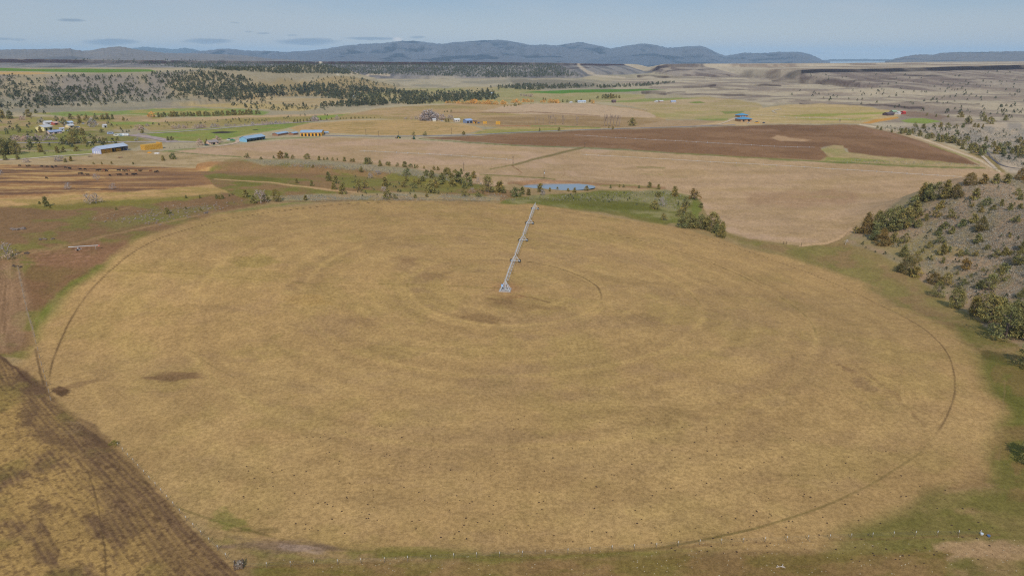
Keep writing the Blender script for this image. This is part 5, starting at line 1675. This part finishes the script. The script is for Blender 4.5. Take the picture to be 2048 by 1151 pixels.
building('farm_house', 'cream house with bright white roof in front of the dark evergreens', 'house', (138, 255.5), (149, 254.8), 10, 3.0, 1.8, mat((224, 206, 160)), WHITE, doors=1, windows=2)
building('farm_shed', 'small lone white shed in the dry yard past the farmstead', 'shed', (208, 255.5), (214.5, 255), 6, 3.2, 1.4, WHITE, WHITE, doors=1)
# central homestead
building('farm_house', 'white-roofed house next to the tall leafless grove', 'house', (910, 244), (920, 243.6), 10, 3.2, 1.8, mat((190, 180, 170)), mat((214, 212, 206)), windows=2)
building('farm_barn', 'grey-blue barn among the yards past the leafless grove', 'barn', (933, 246.6), (945, 246), 10, 4.2, 2.0, mat((120, 136, 166)), mat((150, 168, 200)), doors=2)
building('farm_shed', 'small pale shed tucked under the tall leafless grove', 'shed', (866, 243), (872, 242.8), 6, 2.8, 1.4, mat((206, 200, 180)), WHITE)
building('farm_shed', 'small golden-fronted shed beside the grey-blue barn', 'shed', (949, 247), (954, 246.8), 6, 3.0, 1.2, YEL, mat((110, 84, 70)), doors=1)
for (u, v, w_, t_) in ((991.5, 249, 7, 'golden hay stack at the far end of the homestead yards'), (966, 247.5, 6, 'low golden hay stack between the grey-blue barn and the end stack')):
    a = W1(u, v)
    hi = _I()
    hi.location = tuple(a)
    stack_of('hay_stack', t_, (hi, 0, 0.0), 'hay stack', 0, w_, 0, 6, 4.2 if u > 980 else 2.8)
# valley farms
building('farm_house', 'white valley farmhouse between orange willows and dark trees', 'house', (1157, 206), (1172, 205.4), 10, 3.0, 2, mat((206, 206, 204)), mat((178, 192, 208)), windows=3)
building('farm_shed', 'tiny white shed near the valley farmhouse', 'shed', (1141, 206.5), (1145, 206.3), 5, 2.4, 1.0, WHITE, WHITE)
building('farm_house', 'small white house on the green flat beyond the blue-roofed houses', 'house', (1312.5, 205), (1316.5, 204.8), 6, 2.8, 1.4, WHITE, WHITE)
building('farm_house', 'pale-roofed house beside the small white house on the green flat', 'house', (1320, 205), (1327, 204.8), 7, 2.6, 1.5, mat((180, 150, 130)), WHITE)
building('farm_house', 'blue-grey-roofed house alone on the green flat', 'house', (1343, 205.6), (1352, 205.3), 7, 2.6, 1.6, mat((190, 180, 170)), mat((160, 180, 214)))
building('farm_shed', 'dark shed by the olive strip past the valley farmhouse', 'shed', (1226, 205.5), (1232, 205.3), 8, 4, 2, mat((96, 74, 74)), mat((110, 90, 90)))
building('farm_house', 'blue-roofed farm building half hidden in the valley trees', 'house', (838, 201.5), (856, 201), 10, 3, 2, mat((190, 190, 190)), mat((164, 186, 214)))
building('farm_shed', 'pale shed on the tan hillside field', 'shed', (707, 197), (711, 196.8), 8, 4, 2, WHITE, mat((196, 204, 214)))
building('farm_house', 'pale house by the tall conifers at the valley edge', 'house', (984, 190.5), (989, 190.3), 10, 4, 2.4, mat((200, 210, 214)), mat((190, 206, 220)))
# blue-roofed houses
TAN_W = mat((176, 138, 100), .8)
building('ranch_house', 'large ranch house with bright blue hipped roof on the bare mound', 'house', (1482, 243.5), (1503, 243.0), 17, 4.0, 3.2, TAN_W, TURQ, doors=2, windows=4, hip=True, over=1.6)
building('ranch_house', 'smaller ranch house with bright blue hipped roof behind the large one', 'house', (1480, 235.2), (1496, 234.6), 14, 3.6, 3.0, TAN_W, TURQ, windows=3, hip=True, over=1.2)
# red farmyard
building('farm_shed', 'bright red shed at the end of the cluttered dark farmyard', 'shed', (1806.5, 228.5), (1811.5, 228.2), 6, 3.4, 1.8, mat((176, 60, 54), .7), mat((190, 66, 58), .7))
building('farm_house', 'dark low house in the cluttered farmyard beside the red shed', 'house', (1775, 231.5), (1788, 230.8), 10, 3.2, 2.0, mat((92, 74, 74)), mat((104, 88, 92)), windows=2)
building('farm_shed', 'greenish-roofed shed in the cluttered farmyard', 'shed', (1786, 227.5), (1794, 227), 8, 3.6, 2, mat((120, 110, 96)), mat((150, 176, 140)))
building('farm_shed', 'pale shed beside the bright red shed', 'shed', (1797, 229.3), (1801.5, 229), 7, 3, 1.6, mat((210, 204, 200)), WHITE)


# ------------------------------------------------------------------ vehicles
def vehicle(name, label, cat, uv, rgb, rz, L=4.6, W_=1.9, H=1.6, group=None, van=False):
    p = W1(*uv)
    root = empty(name, tuple(p), rz)
    tag(root, label, cat, group)
    m_ = mat(rgb, .35, 0, .05)
    mb = MB()
    hb_ = H * .55
    prof = [(-L / 2, .35), (L / 2, .35), (L / 2, hb_ * .8), (L * .46, hb_), (-L * .48, hb_), (-L / 2, hb_ * .85)]
    if van:
        prof = [(-L / 2, .35), (L / 2, .35), (L / 2, H * .5), (L * .40, H * .95), (L * .36, H), (-L * .49, H), (-L / 2, H * .96)]
    n_ = len(prof)
    mb.add([(x, -W_ / 2, z) for x, z in prof] + [(x, W_ / 2, z) for x, z in prof], [tuple(range(n_)), tuple(range(2 * n_ - 1, n_ - 1, -1))] + [(i, i + n_, (i + 1) % n_ + n_, (i + 1) % n_) for i in range(n_)])
    mb.build('body', m_, root)
    cbn = MB()
    if van:
        for sy in (-1, 1):
            cbn.box((L * .05, sy * (W_ / 2 + .01), H * .72), (L * .6, .03, H * .22))
    else:
        pr = [(-L * .38, hb_), (L * .26, hb_), (L * .12, H), (-L * .26, H)]
        cbn.add([(x, -W_ * .43, z) for x, z in pr] + [(x, W_ * .43, z) for x, z in pr], [(0, 1, 2, 3), (7, 6, 5, 4)] + [(i, i + 4, (i + 1) % 4 + 4, (i + 1) % 4) for i in range(4)])
    cbn.build('window', GLASS, root)
    for sx in (-1, 1):
        for sy in (-1, 1):
            MB().tube((sx * L * .31, sy * W_ * .42, .34), (sx * L * .31, sy * W_ * .53, .34), .34, None, 12).build('wheel', TYRE, root)
    return root


VG = 'vehicles parked by the farm lane'
for i, (x, y, rgb, van, lab) in enumerate(((1185, 358, (206, 202, 190), True, 'cream camper parked at the near end of the lane row'), (1215, 355, (190, 206, 206), True, 'pale green camper parked next to the cream one'), (1250, 362, (176, 196, 190), False, 'grey-green car parked in the middle of the lane row'),
                                           (1285, 350, (214, 214, 220), True, 'white camper parked in the middle of the lane row'), (1310, 352, (226, 226, 226), True, 'bright white camper parked at the road end of the lane row'), (1100, 330, (150, 160, 184), True, 'blue-grey trailer parked apart from the lane row'))):
    vehicle('camper' if van else 'parked_car', lab, 'camper' if van else 'car', (60 + x / 6.827, 220 + y / 6.827), rgb, random.uniform(-.4, .4), 7.5 if van else 4.8, 2.5 if van else 1.9, 2.9 if van else 1.6, VG, van)
for i, (x, y, rgb, lab) in enumerate(((365, 188, (206, 90, 90), 'red car parked beside the dull red shed'), (410, 170, (150, 190, 214), 'light blue car parked behind the red shed'), (640, 240, (90, 110, 160), 'blue car parked by the cream white-roofed house'), (665, 238, (226, 226, 232), 'white car parked by the cream white-roofed house'), (725, 190, (206, 206, 216), 'pale car parked past the dark evergreens'), (480, 215, (70, 96, 140), 'dark blue car parked under the dark evergreen'), (523, 285, (226, 226, 226), 'white car parked beside the mobile home'))):
    vehicle('parked_car', lab, 'car', (60 + x / 6.827, 220 + y / 6.827), rgb, random.uniform(-.6, .6))
vehicle('parked_truck', 'dark green truck parked at the pinkish farmhouse', 'truck', (414, 291), (60, 90, 90), .3, 5.4, 2, 2.0)
vehicle('parked_truck', 'green truck parked on the track by the long blue shed', 'truck', (465, 281.5), (50, 140, 90), .1, 6, 2.3, 2.4)
vehicle('parked_truck', 'white truck parked near the green one by the long blue shed', 'truck', (459, 281), (214, 220, 220), .5, 6, 2.3, 2.4)
vehicle('parked_car', 'white car parked in front of the large blue-roofed ranch house', 'car', (1497, 247), (226, 232, 240), .2)
vehicle('parked_truck', 'yellow truck parked on the mound by the large blue-roofed ranch house', 'truck', (1514, 246), (226, 170, 40), .1, 7, 2.4, 2.4)
vehicle('parked_car', 'dark car parked on the drive past the yellow truck', 'car', (1527.5, 246.3), (60, 66, 90), .5)
vehicle('parked_car', 'blue car parked by the golden-fronted homestead shed', 'car', (957.5, 246.8), (60, 90, 150), .1)
vehicle('parked_car', 'white car parked under the homestead grove', 'car', (884, 242.6), (206, 206, 206), .1)


def tractor(uv, label, rz):
    p = W1(*uv)
    root = empty('tractor', tuple(p), rz)
    tag(root, label, 'tractor', 'green tractors in the tilled field')
    gm, ym = mat((40, 110, 50), .4, 0, .1), mat((226, 190, 40), .5, 0, .1)
    MB().box((1.1, 0, 1.35), (2.4, 1.0, .95)).box((-.2, 0, 1.0), (4.2, .9, .5)).build('body', gm, root)
    MB().box((-.7, 0, 2.5), (1.6, 1.6, 1.4)).build('cab', GLASS, root)
    MB().box((-.7, 0, 3.28), (1.9, 1.9, .16)).build('roof', gm, root)
    for sy in (-1, 1):
        MB().tube((-.9, sy * .9, 1.0), (-.9, sy * 1.5, 1.0), 1.0, None, 16).build('wheel', TYRE, root)
        MB().tube((-.9, sy * 1.5, 1.0), (-.9, sy * 1.54, 1.0), .55, None, 12).build('hub', ym, root)
        MB().tube((1.8, sy * .8, .65), (1.8, sy * 1.2, .65), .65, None, 14).build('wheel', TYRE, root)
    MB().tube((1.6, .3, 1.8), (1.6, .3, 2.8), .07, None, 6).build('exhaust', DARK, root)
    MB().box((-3.4, 0, .7), (1.6, 5.0, .35)).box((-2.6, 0, .8), (1.4, .2, .2)).build('implement', mat((110, 60, 40)), root)


tractor((797.5, 276.5), 'green tractor with implement at the tip of the tilled field', .5)
tractor((828, 278.5), 'green and yellow tractor on the tilled field below the round tree', -1.2)


# ------------------------------------------------------------------ cattle
def cow_mesh(mat_, grazing):
    mb = MB()
    spine = [(-1.05, 1.02, .16, .20), (-.95, 1.05, .27, .33), (-.5, 1.0, .33, .40), (.1, .97, .34, .42), (.6, 1.02, .30, .40), (.85, 1.1, .22, .30)]
    head = [(1.1, .95, .15, .19), (1.3, .62, .11, .14), (1.42, .40, .12, .13), (1.55, .18, .07, .08)] if grazing else [(1.1, 1.3, .15, .18), (1.28, 1.48, .13, .16), (1.5, 1.45, .12, .13), (1.75, 1.34, .07, .08)]
    n_ = 8
    rings_ = spine + head
    vs_, fs_ = [], []
    for x, z, ry, rz_ in rings_:
        for i in range(n_):
            a = 2 * math.pi * i / n_
            vs_.append((x, ry * math.cos(a), z + rz_ * math.sin(a)))
    for k in range(len(rings_) - 1):
        for i in range(n_):
            j = (i + 1) % n_
            fs_.append((k * n_ + i, k * n_ + j, (k + 1) * n_ + j, (k + 1) * n_ + i))
    fs_.append(tuple(range(n_))[::-1])
    fs_.append(tuple(range((len(rings_) - 1) * n_, len(rings_) * n_)))
    mb.add(vs_, fs_)
    for x, bend in ((-.82, -.08), (.66, .05)):
        for sy in (-1, 1):
            mb.tube((x, sy * .2, .95), (x + bend, sy * .2, .45), .12, .065, 6)
            mb.tube((x + bend, sy * .2, .45), (x, sy * .2, 0), .06, .05, 6)
    mb.tube((-1.15, 0, 1.12), (-1.25, 0, .5), .03, .02, 4)
    hx, hz_ = (1.3, .66) if grazing else (1.3, 1.56)
    for sy in (-1, 1):
        mb.tube((hx, sy * .1, hz_), (hx - .05, sy * .28, hz_ + .03), .05, .02, 4)
    return mb.mesh('cow', mat_, True)


BLACK, REDB = mat((34, 30, 30), .8, 0, .1), mat((122, 70, 44), .8, 0, .15)
cows = [cow_mesh(BLACK, True), cow_mesh(BLACK, False), cow_mesh(REDB, True)]
HERD = [(158, 447), (215, 450), (235, 448), (335, 453), (380, 455), (418, 455), (422, 463), (450, 453), (525, 463), (563, 471), (556, 468), (643, 475), (682, 476), (780, 486), (800, 483), (832, 486), (848, 484), (855, 490), (948, 485), (960, 485), (988, 487), (1008, 488), (1030, 488), (1088, 489), (1115, 489), (1130, 489), (1207, 490), (1248, 498), (1262, 494),
        (640, 512), (660, 513), (703, 521), (880, 525), (950, 521), (968, 520), (1016, 519), (1063, 518), (1086, 517), (373, 547)]
hp = W([x / 4 for x, y in HERD], [220 + (y + 4) / 4 for x, y in HERD])
for i, p in enumerate(hp):
    red = i in (15, 22, 23, 26)
    o = bpy.data.objects.new('cow', cows[2] if red else cows[i % 2])
    C.objects.link(o)
    o.location = (p[0], p[1], p[2] - .02)
    o.rotation_euler = (0, 0, random.choice([0, math.pi]) + random.uniform(-.6, .6))
    o.scale = (1.15,) * 3
    tag(o, 'reddish brown cow among the black cattle in the striped pasture' if red else 'black cow in the herd grazing across the striped pasture', 'cow', 'reddish cattle in the pasture' if red else 'black cattle in the pasture')


# ------------------------------------------------------------------ wheel lines
def wheel_line(label, pts, dia=1.7, spacing=12.5, group='wheel-move sprinkler lines'):
    q = W([a for a, b in pts], [b for a, b in pts])
    root = empty('sprinkler_line', tuple(q[0]))
    tag(root, label, 'sprinkler line', group)
    seg = np.linalg.norm(np.diff(q[:, :2], axis=0), axis=1)
    cum = np.concatenate([[0], np.cumsum(seg)])
    n_ = int(cum[-1] / spacing)
    n_ = min(n_, 90)
    S = np.linspace(0, cum[-1], n_ + 1)
    X, Y = np.interp(S, cum, q[:, 0]), np.interp(S, cum, q[:, 1])
    Z = terrain(X, Y)
    P = np.stack([X, Y, Z + dia / 2], 1) - q[0]
    mb = MB()
    for a, c in zip(P, P[1:]):
        mb.tube(a, c, .085, None, 6)
    mb.build('pipe', GALV, root)
    wm = {}
    d = P[1] - P[0]
    ang = math.atan2(d[1], d[0])
    w_ = MB()
    ns = 16
    for i in range(ns):
        a0, a1 = 2 * math.pi * i / ns, 2 * math.pi * (i + 1) / ns
        w_.tube((0, math.cos(a0) * dia / 2, math.sin(a0) * dia / 2), (0, math.cos(a1) * dia / 2, math.sin(a1) * dia / 2), .05, None, 4)
        if i % 2 == 0:
            w_.tube((0, 0, 0), (0, math.cos(a0) * dia / 2, math.sin(a0) * dia / 2), .025, None, 3)
    me = w_.mesh('wheel', GALV)
    for a in (P[:-1] + P[1:]) / 2:
        o = child('wheel', me, root)
        o.location = tuple(a)
        o.rotation_euler = (0, 0, ang)


wheel_line('long wheeled sprinkler line lying across the pale-tan field below the tilled ground', [(1161, 310), (1340, 320), (1536, 331), (1730, 343), (1923, 355)])
wheel_line('wheeled sprinkler line crossing the dark tilled field', [(1149, 271), (1240, 277), (1324, 281.5), (1536, 293.5), (1630, 296)])
wheel_line('wheeled sprinkler line in the pale-tan field behind the juniper knoll', [(719, 302.5), (880, 310.5), (1024, 321)])
wheel_line('pale sprinkler line in the yellow field beyond the blue-roofed houses', [(1512, 231), (1580, 236), (1650, 237.5), (1700, 239), (1732, 242)], 2.4, 20)
# parked boom
a, b_ = W1(138, 501), W1(198, 498)
d = b_ - a
bo = empty('sprinkler_boom', tuple(a), math.atan2(d[1], d[0]))
tag(bo, 'white sprinkler boom on a small cart, parked on the brown slope', 'sprinkler boom')
L = float(np.linalg.norm(d[:2]))
dz = float(d[2])
MB().tube((0, 0, 1.7), (L, 0, 1.9 + dz), .13, .11, 7).build('pipe', GALV, bo)
mb = MB()
for sy in (-1, 1):
    mb.tube((L * .32, sy * 1.0, .4), (L * .32, 0, 1.75 + dz * .3), .06, None, 5)
    mb.tube((L * .25, sy * 1.0, .4), (L * .40, sy * 1.0, .4 + dz * .1), .06, None, 5)
mb.tube((L * .30, -1, .45), (L * .30, 1, .45), .06, None, 5)
mb.tube((L * .9, 0, 0 + dz), (L * .9, 0, 1.85 + dz), .05, None, 5)
mb.build('cart_frame', GALV, bo)
for sy in (-1, 1):
    MB().tube((L * .32, sy * 1.0, .4 + dz * .3), (L * .32, sy * 1.22, .4 + dz * .3), .42, None, 12).build('wheel', TYRE, bo)
MB().box((L + .3, 0, 1.7 + dz), (.6, .5, .5)).build('end_gun', mat((210, 130, 110)), bo)


# ------------------------------------------------------------------ poles and fences
def pole(u, v, hpx, label, wires=None, can=False, group='utility poles in the valley'):
    p = W1(u, v)
    h = hpx * depth_of(p) / FPX * 1.02
    o = empty('utility_pole', tuple(p), random.uniform(-.3, .3))
    tag(o, label, 'utility pole', group)
    MB().tube((0, 0, -.5), (0, 0, h), .19, .13, 8).build('pole', DARKWOOD, o)
    MB().box((0, 0, h - .7), (2.6, .14, .16)).box((0, 0, h - 1.8), (1.9, .12, .14)).build('crossarm', DARKWOOD, o)
    ins = MB()
    for x in (-1.1, -.4, .4, 1.1):
        ins.tube((x, 0, h - .62), (x, 0, h - .35), .07, .05, 6)
    ins.build('insulator', mat((190, 200, 200), .4), o)
    if can:
        MB().tube((.35, -.2, h - 3.4), (.35, -.2, h - 2.2), .34, None, 10).build('transformer', mat((206, 210, 216), .4), o)


pole(1088, 357.5, 18, 'utility pole with pale transformer can in the tan field above the pond', can=True)
pole(1026, 327.5, 15, 'utility pole at the bend of the dark ditch')
pole(927.5, 342.5, 17, 'utility pole rising among the junipers at the knoll end')
pole(797, 271.5, 9.5, 'utility pole by the green tractor at the tip of the tilled field')
pole(732, 270.5, 12, 'utility pole at the foot of the round stubble field')
pole(757, 272, 10, 'utility pole between the tractor and the stubble-field pole')
pole(903, 269, 13, 'utility pole on the grey road beyond the three round evergreens')
pole(1169.5, 294.5, 9, 'utility pole where the dark ditch meets the tilled field')
pole(884, 283, 7, 'short utility pole in the narrow tip of the tilled field')


def fence(label, pts, spacing, post_h, post_m, cap=None, r=.06, wires=3, name='wire_fence', group=None):
    q = W([a for a, b in pts], [b for a, b in pts])
    seg = np.linalg.norm(np.diff(q[:, :2], axis=0), axis=1)
    cum = np.concatenate([[0], np.cumsum(seg)])
    n_ = min(int(cum[-1] / spacing), 96)
    S = np.linspace(0, cum[-1], n_ + 1)
    X, Y = np.interp(S, cum, q[:, 0]), np.interp(S, cum, q[:, 1])
    P = np.stack([X, Y, terrain(X, Y)], 1)
    root = empty(name, tuple(P[0]))
    tag(root, label, 'fence', group)
    pm = MB().tube((0, 0, -.3), (0, 0, post_h), r, r * .9, 6).mesh('post', post_m)
    cm = MB().tube((0, 0, post_h - .4), (0, 0, post_h + .03), r * 1.3, r * 1.2, 6).mesh('post_cap', cap) if cap else None
    for p in P:
        o = child('post', pm, root)
        o.location = tuple(p - P[0])
        o.rotation_euler = (random.uniform(-.06, .06), random.uniform(-.06, .06), 0)
        if cm:
            c = child('post_cap', cm, o)
    wm = MB()
    for a, c in zip(P - P[0], P[1:] - P[0]):
        for k in range(wires):
            z = post_h * (.4 + .5 * k / max(wires - 1, 1))
            wm.tube(a + (0, 0, z), c + (0, 0, z), .008, None, 3)
    wm.build('wire', mat((120, 112, 104), .6), root)


WCAP = mat((208, 208, 202), .6, 0, .03)
fence('wire fence of thin white-topped posts along the edge of the tilled stubble', [(236, 893), (300, 960), (380, 1048), (470, 1132)], 3.6, 1.35, mat((130, 116, 100)), WCAP, .05)
fence('wire fence of thin white-topped posts along the dirt strip below the circular field', [(486, 1136), (700, 1127), (900, 1117), (1100, 1109), (1400, 1089), (1560, 1082), (1800, 1072), (1960, 1070)], 4.7, 1.35, mat((130, 116, 100)), WCAP, .05)
fence('weathered post fence running up the worn track beside the circular field', [(102, 800), (86, 740), (76, 700), (66, 660), (54, 620), (44, 575), (37, 538)], 6, 1.5, mat((156, 144, 130)), None, .10)
fence('pole fence around the pens between the farmhouse and hay stack', [(330, 297), (360, 296), (395, 294), (412, 292)], 5, 1.6, DARKWOOD, None, .12)
fence('post fence along the green strip beside the hay barn', [(50, 305), (110, 306), (150, 303), (185, 302)], 5, 1.5, DARKWOOD, None, .12)
for (u, v, lab) in ((1566.5, 488, 'dark wooden post of the gate pair by the gully track, the outer one'), (1572.5, 488, 'dark wooden post of the gate pair by the gully track, the inner one'), (1602.5, 491.5, 'tall dark wooden post standing alone beside the gully track')):
    p = W1(u, v)
    o = MB().tube((0, 0, -.4), (.03, 0, 1.7 if u < 1600 else 2.0), .14, .11, 8).tube((.03, 0, 1.2), (.03, .3, 1.25), .03, None, 4).build('fence_post', DARKWOOD)
    o.location = tuple(p)
    tag(o, lab, 'post')
p = W1(1691, 489)
t_ = empty('bare_sapling', tuple(p))
cm, tm = bare_meshes(np.random.default_rng(3), .5, 3, mat((206, 200, 196), .9))
for me, nm in ((cm, 'branches'), (tm, 'trunk')):
    child(nm, me, t_)
t_.scale = (3.6, 3.6, 3.4)
tag(t_, 'whitish leafless sapling where the gully track meets the brushy hill', 'sapling')


# ------------------------------------------------------------------ rocks, brush, scraps
def rocks(name, label, uv, spread, n_, s0, s1, seed, rgb=(140, 124, 110)):
    rs = random.Random(seed)
    p = W1(*uv)
    o = empty(name, tuple(p))
    tag(o, label, 'rocks')
    for i in range(n_):
        x, y = rs.gauss(0, spread), rs.gauss(0, spread * .5)
        s = rs.uniform(s0, s1)
        z = float(terrain(p[0] + x, p[1] + y)) - p[2]
        MB().blob((x, y, z + s * .25), (s, s * rs.uniform(.6, .9), s * rs.uniform(.5, .8)), seed * 50 + i, 7, 5, .28).build('boulder', mat(rgb, .95, 0, .35, 1.2), o)


rocks('rock_outcrop', 'broken dark rock outcrop high on the brown slope', (33, 459), 2.0, 9, .5, 1.3, 1, (124, 110, 100))
rocks('rock_outcrop', 'low rock outcrop lower on the brown slope', (86, 478), 2.0, 6, .5, 1.1, 2, (118, 102, 92))
rocks('rock_outcrop', 'dark boulder pair beside the sprinkler boom track', (51, 507), .8, 3, .5, .9, 3, (86, 74, 66))
rocks('rock_outcrop', 'dark boulders at the upper end of the weathered fence', (34, 533), 1.1, 4, .4, .8, 4, (84, 70, 62))
rocks('rock_outcrop', 'small boulders near the pasture edge of the brown slope', (345, 430), 1.2, 4, .4, .7, 5, (110, 98, 90))
rocks('rock_outcrop', 'flat boulder near the tiny junipers of the brown slope', (413, 426), 1.2, 3, .5, .9, 6, (104, 92, 84))
# rock crib at the fence corner
p = W1(478, 1134)
o = empty('rock_crib', tuple(p), .3)
tag(o, 'rock-filled wooden fence-corner crib at the tip of the tilled stubble', 'fence corner')
for sx in (-1, 1):
    for sy in (-1, 1):
        MB().tube((sx * .75, sy * .75, -.3), (sx * .68, sy * .68, 1.5), .1, .08, 7).build('post', WOOD, o)
mb = MB()
for z in (.3, .75, 1.2):
    for (x0, y0, x1, y1) in ((-.95, -.8, .95, -.8), (-.95, .8, .95, .8)):
        mb.tube((x0, y0, z), (x1, y1, z), .07, None, 6)
    for (x0, y0, x1, y1) in ((-.8, -.95, -.8, .95), (.8, -.95, .8, .95)):
        mb.tube((x0, y0, z + .14), (x1, y1, z + .14), .07, None, 6)
mb.build('rail', WOOD, o)
mb = MB()
rs = random.Random(4)
for i in range(34):
    mb.blob((rs.uniform(-.55, .55), rs.uniform(-.55, .55), rs.uniform(.1, 1.25)), (.26, .22, .2), i, 6, 4, .3)
mb.build('stone_fill', STONE, o)
# lone bush on the rut
p = W1(228, 890)
P, T = crown_points(np.random.default_rng(8), 60, 20, .75, 'round', .02, .1)
o = bpy.data.objects.new('green_bush', leaf_mesh('green_bush', P, .04, T, foliage_mat('bush_leaves', (112, 106, 46)), np.random.default_rng(9)))
C.objects.link(o)
o.location = tuple(p)
o.scale = (1.7, 1.5, 1.5)
tag(o, 'low green bush on the rut between circular field and tilled stubble', 'bush')
# white branch
p = W1(1562, 1134)
mb = MB()
for a, c in (((-1.0, 0, .12), (0, .1, .2)), ((0, .1, .2), (.75, .25, .15)), ((0, .1, .2), (.5, -.35, .3)), ((.3, .16, .18), (.6, .6, .4)), ((-.5, .05, .16), (-.7, .4, .3)), ((.4, -.25, .26), (.8, -.3, .2))):
    mb.tube(a, c, .075, .04, 5)
o = mb.build('dead_branch', mat((206, 192, 180), .9, 0, .15))
o.location = tuple(p)
tag(o, 'bleached dead branch lying on the dirt strip south of the circular field', 'branch')
for (u, v, s, rgb, nm, lab) in ((1963, 1068, (.5, .4, .3), (206, 214, 220), 'salt_tub', 'pale tub lying by the fence on the bare dirt'), (1977, 1072, (.45, .35, .3), (86, 110, 150), 'salt_tub', 'blue tub lying by the fence on the bare dirt')):
    p = W1(u, v)
    o = empty(nm, tuple(p), .4)
    tag(o, lab, 'tub')
    MB().tube((0, 0, 0), (0, 0, s[2]), s[0] * .55, s[0] * .7, 12).build('tub', mat(rgb, .5), o)
    MB().tube((0, 0, s[2]), (0, 0, s[2] + .05), s[0] * .76, s[0] * .76, 12).build('rim', mat(rgb, .5), o)
# scrap and machines in the western yard
for (u, v, rgb, lab, nm) in ((299, 306, (226, 160, 50), 'small golden hay pile lying between hay barn and hay block', 'hay_pile'), (314, 307.5, (220, 220, 220), 'white scrap heap in the dry yard between hay barn and hay block', 'scrap_heap'), (240, 316, (130, 84, 70), 'rusty disc implement parked in the dry field below the hay barn', 'farm_implement'), (180, 314, (110, 90, 84), 'dark implement parked at the end of the pale farm track', 'farm_implement')):
    p = W1(u, v)
    o = empty(nm, tuple(p), .2)
    tag(o, lab, nm.replace('_', ' '))
    if nm == 'farm_implement':
        MB().box((0, 0, .9), (4.4, .3, .3)).box((0, 1.2, .9), (4.4, .2, .25)).box((0, -1.2, .8), (.2, 3.4, .2)).build('frame', mat(rgb), o)
        for x in (-1.8, -.9, 0, .9, 1.8):
            MB().tube((x - .05, .3, .5), (x + .05, .3, .5), .5, None, 12).build('disc', mat(rgb), o)
    else:
        for i in range(6):
            MB().blob((random.uniform(-2, 2), random.uniform(-1, 1), .4), (1.2, .8, .7), i, 7, 5, .3).build('lump', mat(rgb, .9), o)
